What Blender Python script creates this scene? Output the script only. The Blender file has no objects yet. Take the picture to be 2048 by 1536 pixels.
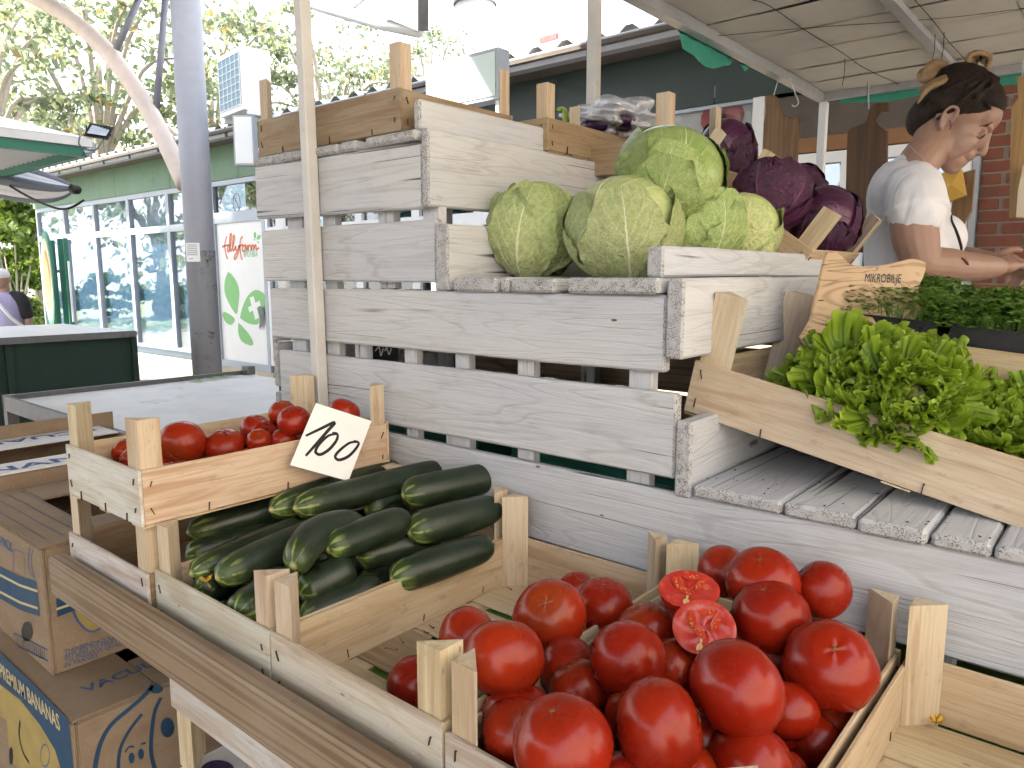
import bpy, bmesh, math, random
from mathutils import Vector, Matrix, Euler
R = math.radians
SC = bpy.context.scene
COL = SC.collection
EYE = 1.5                                   # height of the camera above the paving

# ---------------------------------------------------------------- camera
cam_d = bpy.data.cameras.new('camera'); cam = bpy.data.objects.new('camera', cam_d); COL.objects.link(cam)
cam.location = (0, 0, EYE); cam.rotation_euler = (R(90 - 8.27), 0, R(40))
cam_d.sensor_width = 36; cam_d.lens = 36 * 1500 / 2048
cam_d.clip_start = 0.02; cam_d.clip_end = 500
SC.camera = cam

# ---------------------------------------------------------------- sky, sun, exposure
SUN_DIR = Vector((-0.50, -0.45, 0.74)).normalized()       # from the scene towards the sun
world = bpy.data.worlds.new('World'); SC.world = world; world.use_nodes = True
wn = world.node_tree; wn.nodes.clear()
w_out = wn.nodes.new('ShaderNodeOutputWorld'); w_bg = wn.nodes.new('ShaderNodeBackground')
w_sky = wn.nodes.new('ShaderNodeTexSky'); w_sky.sky_type = 'NISHITA'; w_sky.sun_disc = False
w_sky.sun_elevation = math.asin(SUN_DIR.z); w_sky.sun_rotation = math.atan2(SUN_DIR.x, SUN_DIR.y)
w_sky.air_density = 1.0; w_sky.dust_density = 5.0; w_sky.ozone_density = 1.0
w_add = wn.nodes.new('ShaderNodeMix'); w_add.data_type = 'RGBA'; w_add.blend_type = 'MIX'
w_add.inputs[0].default_value = 0.72                      # thin bright cloud veil over the whole sky
w_add.inputs[7].default_value = (6.5, 7.0, 7.7, 1)
wn.links.new(w_sky.outputs[0], w_add.inputs[6]); wn.links.new(w_add.outputs[2], w_bg.inputs[0])
w_bg.inputs[1].default_value = 0.10
wn.links.new(w_bg.outputs[0], w_out.inputs[0])
sun_d = bpy.data.lights.new('sun', 'SUN'); sun_d.energy = 4.8; sun_d.angle = R(2); sun_d.color = (1.0, 0.90, 0.76)
sun = bpy.data.objects.new('sun', sun_d); COL.objects.link(sun); sun.location = (3, -3, 6)
sun.rotation_euler = SUN_DIR.to_track_quat('Z', 'Y').to_euler()
SC.view_settings.view_transform = 'Standard'; SC.view_settings.look = 'None'
SC.view_settings.gamma = 1; SC.view_settings.use_curve_mapping = False
SC.view_settings.exposure = 2.5
SC.render.engine = 'CYCLES'
SC.cycles.use_adaptive_sampling = True; SC.cycles.adaptive_threshold = 0.03; SC.cycles.adaptive_min_samples = 10
SC.cycles.max_bounces = 5; SC.cycles.diffuse_bounces = 3; SC.cycles.glossy_bounces = 3
SC.cycles.transmission_bounces = 4; SC.cycles.transparent_max_bounces = 12
SC.cycles.caustics_reflective = False; SC.cycles.caustics_refractive = False
SC.cycles.use_denoising = True

# ---------------------------------------------------------------- surveying: the scene is laid out in a frame whose
# origin is the camera (x along the shelf boards, y into the stall, z up); the whole set is raised by EYE at the end.
_f = 1500.0; _p = R(8.27); _y = R(40)
_F = Vector((-math.sin(_y) * math.cos(_p), math.cos(_y) * math.cos(_p), -math.sin(_p)))
_Rt = Vector((math.cos(_y), math.sin(_y), 0)); _U = _Rt.cross(_F)
def ray(px, py): return _F + _Rt * ((px - 1024) / _f) - _U * ((py - 768) / _f)
def onx(px, py, X): r = ray(px, py); return r * (X / r.x)
def ony(px, py, Y): r = ray(px, py); return r * (Y / r.y)
def onz(px, py, Z): r = ray(px, py); return r * (Z / r.z)
def ond(px, py, d): return ray(px, py) * d
def onp(px, py, p0, n): r = ray(px, py); return r * (Vector(p0).dot(n) / r.dot(n))

# ---------------------------------------------------------------- object helpers
def tag(o, label, cat, group=None, kind=None):
    o['label'] = label; o['category'] = cat
    if group: o['group'] = group
    if kind: o['kind'] = kind
    return o
def struct(o, label=None, cat=None):
    o['kind'] = 'structure'
    if label: o['label'] = label
    if cat: o['category'] = cat
    return o
def thing(name, label, cat, loc=(0, 0, 0), rot=(0, 0, 0), group=None):
    o = bpy.data.objects.new(name, None); COL.objects.link(o); o.empty_display_size = .05
    o.location = loc; o.rotation_euler = rot
    return tag(o, label, cat, group)
def put(name, mesh, parent=None, loc=(0, 0, 0), rot=(0, 0, 0), scale=None, color=None):
    o = bpy.data.objects.new(name, mesh); COL.objects.link(o)
    o.parent = parent; o.location = loc; o.rotation_euler = rot
    if scale is not None: o.scale = scale if hasattr(scale, '__len__') else (scale,) * 3
    if color is not None: o.color = (*color, 1)
    return o
def mesh_of(bm, name, mats, smooth=False):
    me = bpy.data.meshes.new(name); bm.to_mesh(me); bm.free()
    for m in (mats if isinstance(mats, (list, tuple)) else [mats]): me.materials.append(m)
    if smooth: me.polygons.foreach_set('use_smooth', [True] * len(me.polygons))
    return me
def pyd(name, vs, fs, mats, smooth=False, mi=None, uv=None):
    me = bpy.data.meshes.new(name); me.from_pydata([tuple(v) for v in vs], [], fs)
    for m in (mats if isinstance(mats, (list, tuple)) else [mats]): me.materials.append(m)
    if smooth: me.polygons.foreach_set('use_smooth', [True] * len(me.polygons))
    if mi: me.polygons.foreach_set('material_index', mi)
    if uv:
        l = me.uv_layers.new(name='UVMap')
        for lp in me.loops: l.data[lp.index].uv = uv[lp.vertex_index]
    me.update(); return me
class MB:                                   # gathers simple shapes into one mesh
    def __init__(s): s.v = []; s.f = []; s.mi = []
    def add(s, vs, fs, m=0):
        n = len(s.v); s.v += [Vector(v) for v in vs]; s.f += [tuple(i + n for i in f) for f in fs]; s.mi += [m] * len(fs); return s
    def box(s, lo, hi, m=0, M=None):
        x0, y0, z0 = lo; x1, y1, z1 = hi
        vs = [Vector(v) for v in ((x0, y0, z0), (x1, y0, z0), (x1, y1, z0), (x0, y1, z0), (x0, y0, z1), (x1, y0, z1), (x1, y1, z1), (x0, y1, z1))]
        if M: vs = [M @ v for v in vs]
        return s.add(vs, [(0, 3, 2, 1), (4, 5, 6, 7), (0, 1, 5, 4), (1, 2, 6, 5), (2, 3, 7, 6), (3, 0, 4, 7)], m)
    def tube(s, pts, rad, seg=10, m=0, cap=True):
        pts = [Vector(p) for p in pts]; n = len(pts); rads = rad if hasattr(rad, '__len__') else [rad] * n
        vs = []; fs = []; up = None
        for i, p in enumerate(pts):
            t = (pts[min(i + 1, n - 1)] - pts[max(i - 1, 0)]).normalized()
            if up is None: up = t.orthogonal().normalized()
            up = (up - t * up.dot(t)).normalized(); sd = t.cross(up)
            for k in range(seg):
                a = 2 * math.pi * k / seg; vs.append(p + (up * math.cos(a) + sd * math.sin(a)) * rads[i])
        for i in range(n - 1):
            for k in range(seg):
                a, b = i * seg + k, i * seg + (k + 1) % seg
                fs.append((a, b, b + seg, a + seg))
        if cap: fs.append(tuple(range(seg - 1, -1, -1))); fs.append(tuple((n - 1) * seg + k for k in range(seg)))
        return s.add(vs, fs, m)
    def prism(s, poly, ext, m=0):           # poly: 3D loop, ext: extrusion vector
        poly = [Vector(p) for p in poly]; e = Vector(ext); n = len(poly)
        fs = [tuple(range(n - 1, -1, -1)), tuple(range(n, 2 * n))] + [(i, (i + 1) % n, n + (i + 1) % n, n + i) for i in range(n)]
        return s.add(poly + [p + e for p in poly], fs, m)
    def mesh(s, name, mats, smooth=False): return pyd(name, s.v, s.f, mats, smooth, s.mi)
    def obj(s, name, mats, parent=None, smooth=False, **k): return put(name, s.mesh(name, mats, smooth), parent, **k)
def recalc(me):
    bm = bmesh.new(); bm.from_mesh(me); bmesh.ops.recalc_face_normals(bm, faces=bm.faces); bm.to_mesh(me); bm.free(); return me
def sharp(me, deg=35):
    me.polygons.foreach_set('use_smooth', [True] * len(me.polygons))
    bm = bmesh.new(); bm.from_mesh(me)
    for e in bm.edges:
        e.smooth = not (len(e.link_faces) == 2 and e.calc_face_angle(0) > R(deg))
    bm.to_mesh(me); bm.free(); return me
# a sawn board: bevelled, slightly bowed box whose local x is the grain; faces at both ends take the second material
GRAIN = {'X': Matrix.Identity(3), 'Y': Matrix(((0, -1, 0), (1, 0, 0), (0, 0, 1))), 'Z': Matrix(((0, 0, -1), (0, 1, 0), (1, 0, 0)))}
def board(name, parent, lo, hi, mats, grain='X', bev=.0025, rnd=None, warp=0.0, rot=None, color=None, seg=1):
    lo = Vector(lo); hi = Vector(hi); c = (lo + hi) / 2; s = hi - lo; G = GRAIN[grain]
    L = G.transposed() @ s; L = Vector((abs(L.x), abs(L.y), abs(L.z)))
    rnd = rnd or random
    bm = bmesh.new(); bmesh.ops.create_cube(bm, size=1)
    n = max(1, int(L.x / .12)) if (warp or seg > 1) else 1
    for v in bm.verts: v.co = Vector((v.co.x * L.x, v.co.y * L.y, v.co.z * L.z))
    b = min(bev, .3 * min(L))
    if b > 0: bmesh.ops.bevel(bm, geom=list(bm.edges), offset=b, segments=1, affect='EDGES', profile=.6)
    if n > 1:
        es = [e for e in bm.edges if abs((e.verts[0].co - e.verts[1].co).x) > L.x * .8]
        bmesh.ops.subdivide_edges(bm, edges=es, cuts=n - 1, use_grid_fill=True)
    if warp:
        a, ph, ph2 = rnd.uniform(-1, 1), rnd.uniform(0, 6), rnd.uniform(0, 6)
        for v in bm.verts:
            t = v.co.x / L.x
            v.co.z += warp * (a * (t * t - .1) * 2 + .35 * math.sin(9 * t + ph) + .2 * math.sin(23 * t + ph2) + .3 * rnd.uniform(-.5, .5))
            v.co.y += warp * .3 * (math.sin(5 * t + ph2))
    for f in bm.faces: f.material_index = 1 if (abs(f.normal.x) > .7 and isinstance(mats, (list, tuple)) and len(mats) > 1) else 0
    me = mesh_of(bm, name, mats)
    q = G.to_euler()
    if rot is not None: q = (Euler(rot).to_matrix() @ G).to_euler()
    return put(name, me, parent, c, q, color=color)
def text_mesh(name, body, mat, size=1.0, align='CENTER', shear=0, thick=0.0, bold=0.0):
    cu = bpy.data.curves.new(name, 'FONT'); cu.body = body; cu.size = size; cu.align_x = align; cu.shear = shear; cu.resolution_u = 3
    cu.extrude = thick; cu.offset = bold * size
    o = bpy.data.objects.new(name, cu); COL.objects.link(o)
    dg = bpy.context.evaluated_depsgraph_get(); me = bpy.data.meshes.new_from_object(o.evaluated_get(dg))
    bpy.data.objects.remove(o); bpy.data.curves.remove(cu)
    me.materials.clear(); me.materials.append(mat); return me
def frame3(o, x, y):                        # matrix with origin o and the given in-plane axes
    x = Vector(x).normalized(); y = Vector(y); y = (y - x * y.dot(x)).normalized(); z = x.cross(y)
    return Matrix(((x.x, y.x, z.x, o[0]), (x.y, y.y, z.y, o[1]), (x.z, y.z, z.z, o[2]), (0, 0, 0, 1)))
def ribbon(mb, pts, w, n, m=0):             # flat pen stroke along 3D points with normal n
    pts = [Vector(p) for p in pts]; n = Vector(n).normalized(); k = len(pts)
    ws = w if hasattr(w, '__len__') else [w] * k; vs = []
    for i, p in enumerate(pts):
        t = (pts[min(i + 1, k - 1)] - pts[max(i - 1, 0)]).normalized(); s = n.cross(t).normalized()
        vs += [p + s * ws[i] / 2, p - s * ws[i] / 2]
    return mb.add(vs, [(2 * i, 2 * i + 1, 2 * i + 3, 2 * i + 2) for i in range(k - 1)], m)
def spline(pts, n=8):                       # Catmull-Rom through points
    pts = [Vector(p) for p in pts]; out = []
    for i in range(len(pts) - 1):
        p0, p1, p2, p3 = pts[max(i - 1, 0)], pts[i], pts[i + 1], pts[min(i + 2, len(pts) - 1)]
        for k in range(n):
            t = k / n
            out.append(.5 * ((2 * p1) + (p2 - p0) * t + (2 * p0 - 5 * p1 + 4 * p2 - p3) * t * t + (3 * p1 - p0 - 3 * p2 + p3) * t ** 3))
    return out + [pts[-1]]
# ---------------------------------------------------------------- materials
class G:
    def __init__(s, name):
        s.m = bpy.data.materials.new(name); s.m.use_nodes = True; s.t = s.m.node_tree; s.t.nodes.clear()
        s.out = s.t.nodes.new('ShaderNodeOutputMaterial'); s.b = s.t.nodes.new('ShaderNodeBsdfPrincipled')
        s.t.links.new(s.b.outputs[0], s.out.inputs[0])
    def put(s, sock, v):
        if hasattr(v, 'is_output') or isinstance(v, bpy.types.NodeSocket): s.t.links.new(v, sock)
        elif v is not None:
            if sock.type == 'RGBA' and len(v) == 3: v = (*v, 1)
            sock.default_value = v
    def n(s, t, *a, **k):
        nd = s.t.nodes.new('ShaderNode' + t)
        for i, v in enumerate(a): s.put(nd.inputs[i], v)
        for q, v in k.items():
            q = q.replace('_', ' ')
            if q in nd.inputs: s.put(nd.inputs[q], v)
            else: setattr(nd, q.replace(' ', '_'), v)
        return nd
    def obj(s, rnd=True):
        c = s.n('TexCoord').outputs['Object']
        if rnd:
            r = s.n('ObjectInfo').outputs['Random']
            k = s.n('CombineXYZ', s.mth('MULTIPLY', r, 13.7), s.mth('MULTIPLY', r, 31.1), s.mth('MULTIPLY', r, 57.3)).outputs[0]
            c = s.n('VectorMath', c, k).outputs[0]
        return c
    def map(s, v, sc=(1, 1, 1), rot=(0, 0, 0), loc=(0, 0, 0)): return s.n('Mapping', Vector=v, Scale=sc, Rotation=rot, Location=loc).outputs[0]
    def noise(s, v, scale=5, det=3, rough=.5, dist=0, out=0): return s.n('TexNoise', Vector=v, Scale=scale, Detail=det, Roughness=rough, Distortion=dist).outputs[out]
    def mth(s, op, a, b=None, c=None, clamp=False):
        nd = s.t.nodes.new('ShaderNodeMath'); nd.operation = op; nd.use_clamp = clamp
        for i, v in enumerate((a, b, c)):
            if v is not None: s.put(nd.inputs[i], v)
        return nd.outputs[0]
    def mix(s, f, a, b, mode='MIX'):
        nd = s.t.nodes.new('ShaderNodeMix'); nd.data_type = 'RGBA'; nd.blend_type = mode
        s.put(nd.inputs[0], f); s.put(nd.inputs[6], a); s.put(nd.inputs[7], b); return nd.outputs[2]
    def ramp(s, f, stops, interp='LINEAR'):
        nd = s.t.nodes.new('ShaderNodeValToRGB'); e = nd.color_ramp.elements; nd.color_ramp.interpolation = interp
        while len(e) < len(stops): e.new(.5)
        for i, (p, c) in enumerate(stops):
            e[i].position = p; e[i].color = (*c, 1) if hasattr(c, '__len__') else (c, c, c, 1)
        s.put(nd.inputs[0], f); return nd.outputs[0]
    def step(s, f, a, b):
        nd = s.t.nodes.new('ShaderNodeMapRange'); nd.clamp = True; s.put(nd.inputs[0], f); nd.inputs[1].default_value = a; nd.inputs[2].default_value = b
        return nd.outputs[0]
    def bump(s, h, strength=.3, dist=.002, normal=None):
        nd = s.n('Bump', Strength=strength, Distance=dist, Height=h)
        if normal is not None: s.put(nd.inputs['Normal'], normal)
        return nd.outputs[0]
    def set(s, **k):
        for q, v in k.items(): s.put(s.b.inputs[q.replace('_', ' ')], v)
        return s.m
M = {}
def plain(name, col, rough=.6, metal=0, var=.12, scale=30, bump=.15, spec=.4, **kw):
    g = G(name); v = g.obj(); n = g.noise(v, scale, 4, .6); n2 = g.noise(v, scale * .12, 3, .6)
    f = g.mth('ADD', g.mth('MULTIPLY', n, .5), g.mth('MULTIPLY', n2, .5))
    c = g.mix(g.step(f, .3, .7), tuple(x * (1 - var) for x in col), tuple(min(1, x * (1 + var)) for x in col))
    M[name] = g.set(Base_Color=c, Roughness=g.ramp(n2, [(.3, max(0, rough - .1)), (.7, min(1, rough + .1))]), Metallic=metal, Specular_IOR_Level=spec, **kw)
    if bump: g.set(Normal=g.bump(n, bump, .001))
    return g

def wood_white():
    g = G('whitewashed_wood'); v = g.obj()
    low = g.noise(g.map(v, (.9, 9, 9)), 1, 2, .5, .6)
    rings = g.mth('SINE', g.mth('MULTIPLY', low, 105.0))
    fine = g.noise(g.map(v, (7, 230, 230)), 1, 3, .65)
    med = g.noise(g.map(v, (5, 90, 90)), 1, 3, .6, .3)
    patch = g.noise(g.map(v, (5, 9, 9)), 1, 4, .68)
    big = g.noise(g.map(v, (1.6, 4, 4)), 1, 2, .5)
    tint = g.mix(g.step(big, .35, .65), (.475, .49, .53), (.55, .55, .555))
    line = g.mth('MULTIPLY', g.step(rings, .80, .99), g.step(patch, .36, .58))
    c = g.mix(g.mth('MULTIPLY', line, .32), tint, (.27, .265, .26))
    c = g.mix(g.mth('MULTIPLY', g.step(g.mth('MULTIPLY', med, fine), .25, .37), .30), c, (.30, .30, .305))
    worn = g.mth('MULTIPLY', g.step(patch, .55, .70), g.step(g.noise(g.map(v, (16, 420, 420)), 1, 2, .6), .46, .60))
    c = g.mix(g.mth('MULTIPLY', worn, .62), c, (.30, .275, .25))
    # drying cracks, knots and nail holes
    ck = g.mth('ABSOLUTE', g.mth('SUBTRACT', g.noise(g.map(v, (.22, 19, 19), loc=(3, 5, 1)), 1, 2, .4), .5))
    crack = g.mth('MULTIPLY', g.step(ck, .009, .003), g.step(g.noise(g.map(v, (2.2, 7, 7), loc=(9, 0, 4)), 1, 2), .53, .57))
    c = g.mix(g.mth('MULTIPLY', crack, .9), c, (.07, .06, .055))
    vo = g.n('TexVoronoi', Vector=g.map(v, (1.7, 5.5, 5.5)), Scale=1.0, Randomness=1.0).outputs['Distance']
    kn = g.mth('ADD', vo, g.mth('MULTIPLY', g.noise(v, 90, 3), .05))
    knot = g.mth('MULTIPLY', g.step(kn, .075, .05), g.mth('ADD', .35, g.step(fine, .4, .6)))
    c = g.mix(g.mth('MULTIPLY', knot, .65), c, (.16, .11, .08))
    nl = g.n('TexVoronoi', Vector=g.map(v, (5.2, 14, 14), loc=(7, 2, 3)), Scale=1.0).outputs['Distance']
    c = g.mix(g.mth('MULTIPLY', g.step(nl, .036, .026), .85), c, (.03, .027, .025))
    h = g.mth('ADD', fine, g.mth('MULTIPLY', g.step(rings, .6, 1), -.35))
    M['white'] = g.set(Base_Color=c, Roughness=g.ramp(patch, [(.3, .55), (.7, .78)]), Specular_IOR_Level=.3, Normal=g.bump(h, .55, .0028))
def wood_white_end():
    g = G('whitewashed_end_grain'); v = g.obj()
    o = g.n('VectorMath', v, (0, .05, -.05)).outputs[0]
    w = g.n('TexWave', Vector=g.map(o, (0, 1, 1)), Scale=17, Distortion=2.0, Detail=2, Detail_Scale=1.5, wave_type='RINGS', rings_direction='X').outputs['Fac']
    sp = g.noise(v, 430, 3, .75); pt = g.noise(v, 70, 3)
    f = g.mth('MULTIPLY', g.step(g.mth('ADD', g.mth('MULTIPLY', w, .03), g.mth('MULTIPLY', sp, 1.0)), .50, .58), g.step(pt, .34, .54))
    c = g.mix(g.mth('MULTIPLY', f, .85), g.mix(pt, (.42, .42, .43), (.52, .515, .51)), (.10, .095, .09))
    M['white_end'] = g.set(Base_Color=c, Roughness=.8, Specular_IOR_Level=.2, Normal=g.bump(sp, .6, .002))
def wood_veneer(name, end=False):
    g = G(name); v = g.obj(); oc = g.n('ObjectInfo').outputs['Color']
    low = g.noise(g.map(v, (1.3, 13, 13)), 1, 2, .5, .5)
    rings = g.mth('SINE', g.mth('MULTIPLY', low, 44.0))
    fine = g.noise(g.map(v, (9, 300, 300)), 1, 4, .7)
    st = g.noise(g.map(v, (2.4, 34, 34)), 1, 3, .6, .8)
    big = g.noise(g.map(v, (3, 6, 6)), 1, 4, .6)
    c = g.mix(g.mth('MULTIPLY', g.step(rings, .3, 1.0), .30), (1, 1, 1), (.72, .56, .42))
    c = g.mix(g.mth('MULTIPLY', g.step(st, .52, .64), .60), c, (.60, .43, .31))
    c = g.mix(g.mth('MULTIPLY', g.step(big, .42, .72), .6), c, (.80, .72, .62))
    c = g.mix(g.mth('MULTIPLY', g.step(fine, .46, .66), .42), c, (.60, .49, .40))
    c = g.mix(g.mth('MULTIPLY', g.step(g.noise(g.map(v, (30, 70, 70)), 1, 4, .7), .58, .70), .40), c, (.48, .40, .34))
    dirt = g.n('TexVoronoi', Vector=g.map(v, (8, 22, 22)), Scale=1.0).outputs['Distance']
    c = g.mix(g.mth('MULTIPLY', g.step(dirt, .05, .03), .6), c, (.25, .14, .08))
    c = g.mix(1.0, c, oc, 'MULTIPLY')
    M[name] = g.set(Base_Color=c, Roughness=.68, Specular_IOR_Level=.25, Normal=g.bump(fine, .30, .0012))
def wood_rough():
    g = G('weathered_timber'); v = g.obj()
    low = g.noise(g.map(v, (.30, 20, 20)), 1, 1, .4, .2); rings = g.mth('SINE', g.mth('MULTIPLY', low, 85.0))
    fine = g.noise(g.map(v, (10, 240, 240)), 1, 4, .7); big = g.noise(g.map(v, (2, 5, 5)), 1, 5, .65)
    c = g.mix(g.step(rings, -.2, 1), (.27, .20, .135), (.175, .118, .076))
    c = g.mix(g.mth('MULTIPLY', g.step(big, .4, .7), .6), c, (.33, .275, .22))
    c = g.mix(g.mth('MULTIPLY', g.step(fine, .55, .8), .5), c, (.13, .09, .06))
    c = g.mix(g.mth('MULTIPLY', g.step(g.noise(v, 40, 5, .7), .62, .72), .5), c, (.12, .085, .06))
    M['timber'] = g.set(Base_Color=c, Roughness=.8, Specular_IOR_Level=.2, Normal=g.bump(fine, .45, .002))
def wood_boardy(name, a, b, rough=.45):
    g = G(name); v = g.obj()
    low = g.noise(g.map(v, (.8, 10, 10)), 1, 2, .5, .6); rings = g.mth('SINE', g.mth('MULTIPLY', low, 50.0))
    fine = g.noise(g.map(v, (6, 150, 150)), 1, 4, .6)
    c = g.mix(g.step(rings, -.4, 1), a, b); c = g.mix(g.mth('MULTIPLY', fine, .35), c, tuple(x * .6 for x in b))
    M[name] = g.set(Base_Color=c, Roughness=rough, Normal=g.bump(fine, .15, .001))
def olive_wood():
    g = G('olive_wood'); v = g.obj()
    d = g.noise(g.map(v, (5, 5, 14)), 1, 3, .5, 1.2); r = g.mth('SINE', g.mth('MULTIPLY', d, 55.0))
    p = g.noise(v, 9, 3)
    c = g.mix(g.step(r, .3, 1), (.52, .36, .20), (.30, .17, .08)); c = g.mix(g.step(p, .4, .65), c, (.45, .30, .16))
    c = g.mix(g.mth('MULTIPLY', g.mth('MULTIPLY', g.step(r, .8, 1), g.step(p, .5, .62)), .9), c, (.09, .05, .03))
    M['olive'] = g.set(Base_Color=c, Roughness=.5, Normal=g.bump(r, .06, .001))
def tomato():
    g = G('tomato_skin'); v = g.n('TexCoord').outputs['Object']; r = g.n('ObjectInfo').outputs['Random']; vr = g.obj()
    n = g.noise(vr, 22, 3, .5); z = g.n('SeparateXYZ', v).outputs[2]
    c = g.mix(r, (.25, .0125, .0032), (.31, .024, .005))
    c = g.mix(g.mth('MULTIPLY', g.step(n, .42, .72), .5), c, (.16, .0045, .004))
    sh = g.mth('MULTIPLY', g.step(g.mth('ADD', z, g.mth('MULTIPLY', n, .012)), .030, .043), g.mth('MULTIPLY', g.step(r, .25, .9), .7))
    c = g.mix(sh, c, (.21, .045, .009))
    spk = g.noise(vr, 320, 2, .5); c = g.mix(g.mth('MULTIPLY', g.step(spk, .66, .74), .22), c, (.5, .10, .04))
    M['tomato'] = g.set(Base_Color=c, Roughness=g.ramp(n, [(.3, .22), (.7, .31)]), Specular_IOR_Level=.32,
                        Normal=g.bump(g.noise(vr, 60, 2), .03, .001))
    g = G('tomato_flesh'); v = g.obj(); n = g.noise(v, 60, 4); w = g.noise(v, 16, 3, .5, 1)
    c = g.mix(g.step(w, .4, .6), (.42, .028, .020), (.50, .075, .048)); c = g.mix(g.mth('MULTIPLY', g.step(n, .55, .7), .5), c, (.60, .18, .11))
    M['flesh'] = g.set(Base_Color=c, Roughness=.22, Normal=g.bump(n, .3, .001))
def cucumber():
    g = G('cucumber_skin'); uv = g.n('TexCoord').outputs['UV']; s = g.n('SeparateXYZ', uv); u, w = s.outputs[0], s.outputs[1]
    v = g.obj(); n = g.noise(v, 30, 3); r = g.n('ObjectInfo').outputs['Random']
    c = g.mix(g.step(n, .3, .7), (.011, .020, .010), (.020, .033, .016))
    strp = g.mth('ADD', g.mth('SINE', g.mth('MULTIPLY', u, 56.55)), g.mth('MULTIPLY', g.mth('SUBTRACT', g.noise(v, 46, 2), .5), 3.2))
    near = g.step(g.mth('ADD', w, g.mth('MULTIPLY', g.mth('SUBTRACT', n, .5), .12)), .16, .02)
    c = g.mix(g.mth('MULTIPLY', near, .5), c, (.075, .12, .025))
    line = g.mth('MULTIPLY', g.step(strp, .55, .98), g.step(g.mth('ADD', w, g.mth('MULTIPLY', n, .10)), .23, .06))
    c = g.mix(line, c, (.30, .38, .09))
    c = g.mix(g.step(w, .018, .008), c, (.42, .40, .15))
    wart = g.n('TexVoronoi', Vector=v, Scale=85).outputs['Distance']
    c = g.mix(g.mth('MULTIPLY', g.step(wart, .13, .06), .35), c, (.11, .15, .08))
    haze = g.noise(v, 9, 5, .7); c = g.mix(g.mth('MULTIPLY', g.step(haze, .5, .75), .22), c, (.075, .095, .075))
    M['cucumber'] = g.set(Base_Color=c, Roughness=g.ramp(haze, [(.3, .30), (.7, .45)]), Specular_IOR_Level=.45,
                          Normal=g.bump(g.step(wart, .16, .03), .35, .0018))
def cabbage(name, base, deep, vein, veinw=1.0, rough=.38):
    g = G(name); uv = g.n('TexCoord').outputs['UV']; s = g.n('SeparateXYZ', uv); t, w = s.outputs[0], s.outputs[1]; v = g.obj()
    oc = g.n('ObjectInfo').outputs['Color']; wob = g.mth('MULTIPLY', g.mth('SUBTRACT', g.noise(v, 13, 3), .5), .26)
    at = g.mth('ABSOLUTE', g.mth('ADD', t, g.mth('MULTIPLY', wob, .25)))
    mid = g.step(g.mth('SUBTRACT', at, g.mth('MULTIPLY', g.mth('SUBTRACT', 1.0, w), .035)), .016, .002)
    def fam(k, b, wd, ph):
        q = g.mth('FRACT', g.mth('ADD', g.mth('SUBTRACT', g.mth('MULTIPLY', w, k), g.mth('MULTIPLY', g.mth('POWER', at, .8), b)), g.mth('ADD', g.mth('MULTIPLY', wob, k * .30), ph)))
        return g.step(g.mth('ABSOLUTE', g.mth('SUBTRACT', q, .5)), wd, wd * .15)
    side = g.mth('MULTIPLY', fam(6.0, 2.6, .055 * veinw, .1), g.step(at, .98, .75))
    side2 = g.mth('MULTIPLY', fam(14.0, 5.2, .05 * veinw, .4), g.step(at, 1.0, .6))
    sub = g.n('TexVoronoi', Vector=g.n('VectorMath', v, g.noise(v, 20, 2, .5, 0, 1)).outputs[0], Scale=34, feature='DISTANCE_TO_EDGE').outputs['Distance']
    net = g.step(sub, .05, .0)
    n = g.noise(v, 11, 4, .6); n2 = g.noise(v, 42, 4, .6)
    c = g.mix(g.step(n, .38, .66), base, deep)
    c = g.mix(g.mth('MULTIPLY', g.step(w, .25, .9), .45), c, deep)
    c = g.mix(g.mth('MULTIPLY', g.step(n2, .45, .75), .25), c, tuple(min(1, x * 1.5) for x in base))
    c = g.mix(g.mth('MULTIPLY', net, .16), c, vein)
    c = g.mix(g.mth('MULTIPLY', side2, .28), c, vein); c = g.mix(g.mth('MULTIPLY', side, .55), c, vein)
    c = g.mix(g.mth('MULTIPLY', mid, .92), c, tuple(min(1, x * 1.1) for x in vein))
    c = g.mix(g.mth('MULTIPLY', g.step(w, .14, .02), .6), c, vein)
    c = g.mix(1.0, c, oc, 'MULTIPLY')
    h = g.mth('ADD', g.mth('ADD', g.mth('MULTIPLY', side, .4), mid), g.mth('ADD', g.mth('MULTIPLY', n2, .9), g.mth('MULTIPLY', n, 2.2)))
    M[name] = g.set(Base_Color=c, Roughness=rough, Specular_IOR_Level=.5, Normal=g.bump(h, .6, .005))
def leafy(name, a, b, edge=None, rough=.45, trans=.25, tc=(2.2, 2.0, 1.0)):
    g = G(name); uv = g.n('TexCoord').outputs['UV']; s = g.n('SeparateXYZ', uv); t, w = s.outputs[0], s.outputs[1]; v = g.obj()
    n = g.noise(v, 30, 3); r = g.n('ObjectInfo').outputs['Random']
    c = g.mix(g.step(w, .15, .95), a, b) if edge else g.mix(g.step(n, .3, .7), a, b)
    if edge: c = g.mix(g.mth('MULTIPLY', g.step(w, .90, 1.0), .7), c, edge); c = g.mix(g.mth('MULTIPLY', g.step(g.mth('ABSOLUTE', t), .06, .01), g.mth('MULTIPLY', g.step(w, .9, .2), .6)), c, edge)
    c = g.mix(g.mth('MULTIPLY', g.step(n, .4, .7), .35), c, tuple(x * .6 for x in b))
    g.set(Base_Color=c, Roughness=rough, Specular_IOR_Level=.45, Normal=g.bump(g.noise(v, 90, 3), .35, .002))
    tr = g.n('BsdfTranslucent', Color=g.mix(.5, c, (min(1, b[0] * tc[0]), min(1, b[1] * tc[1]), b[2] * tc[2])))
    mx = g.n('MixShader', trans, g.b.outputs[0], tr.outputs[0]); g.t.links.new(mx.outputs[0], g.out.inputs[0])
    M[name] = g.m
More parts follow.
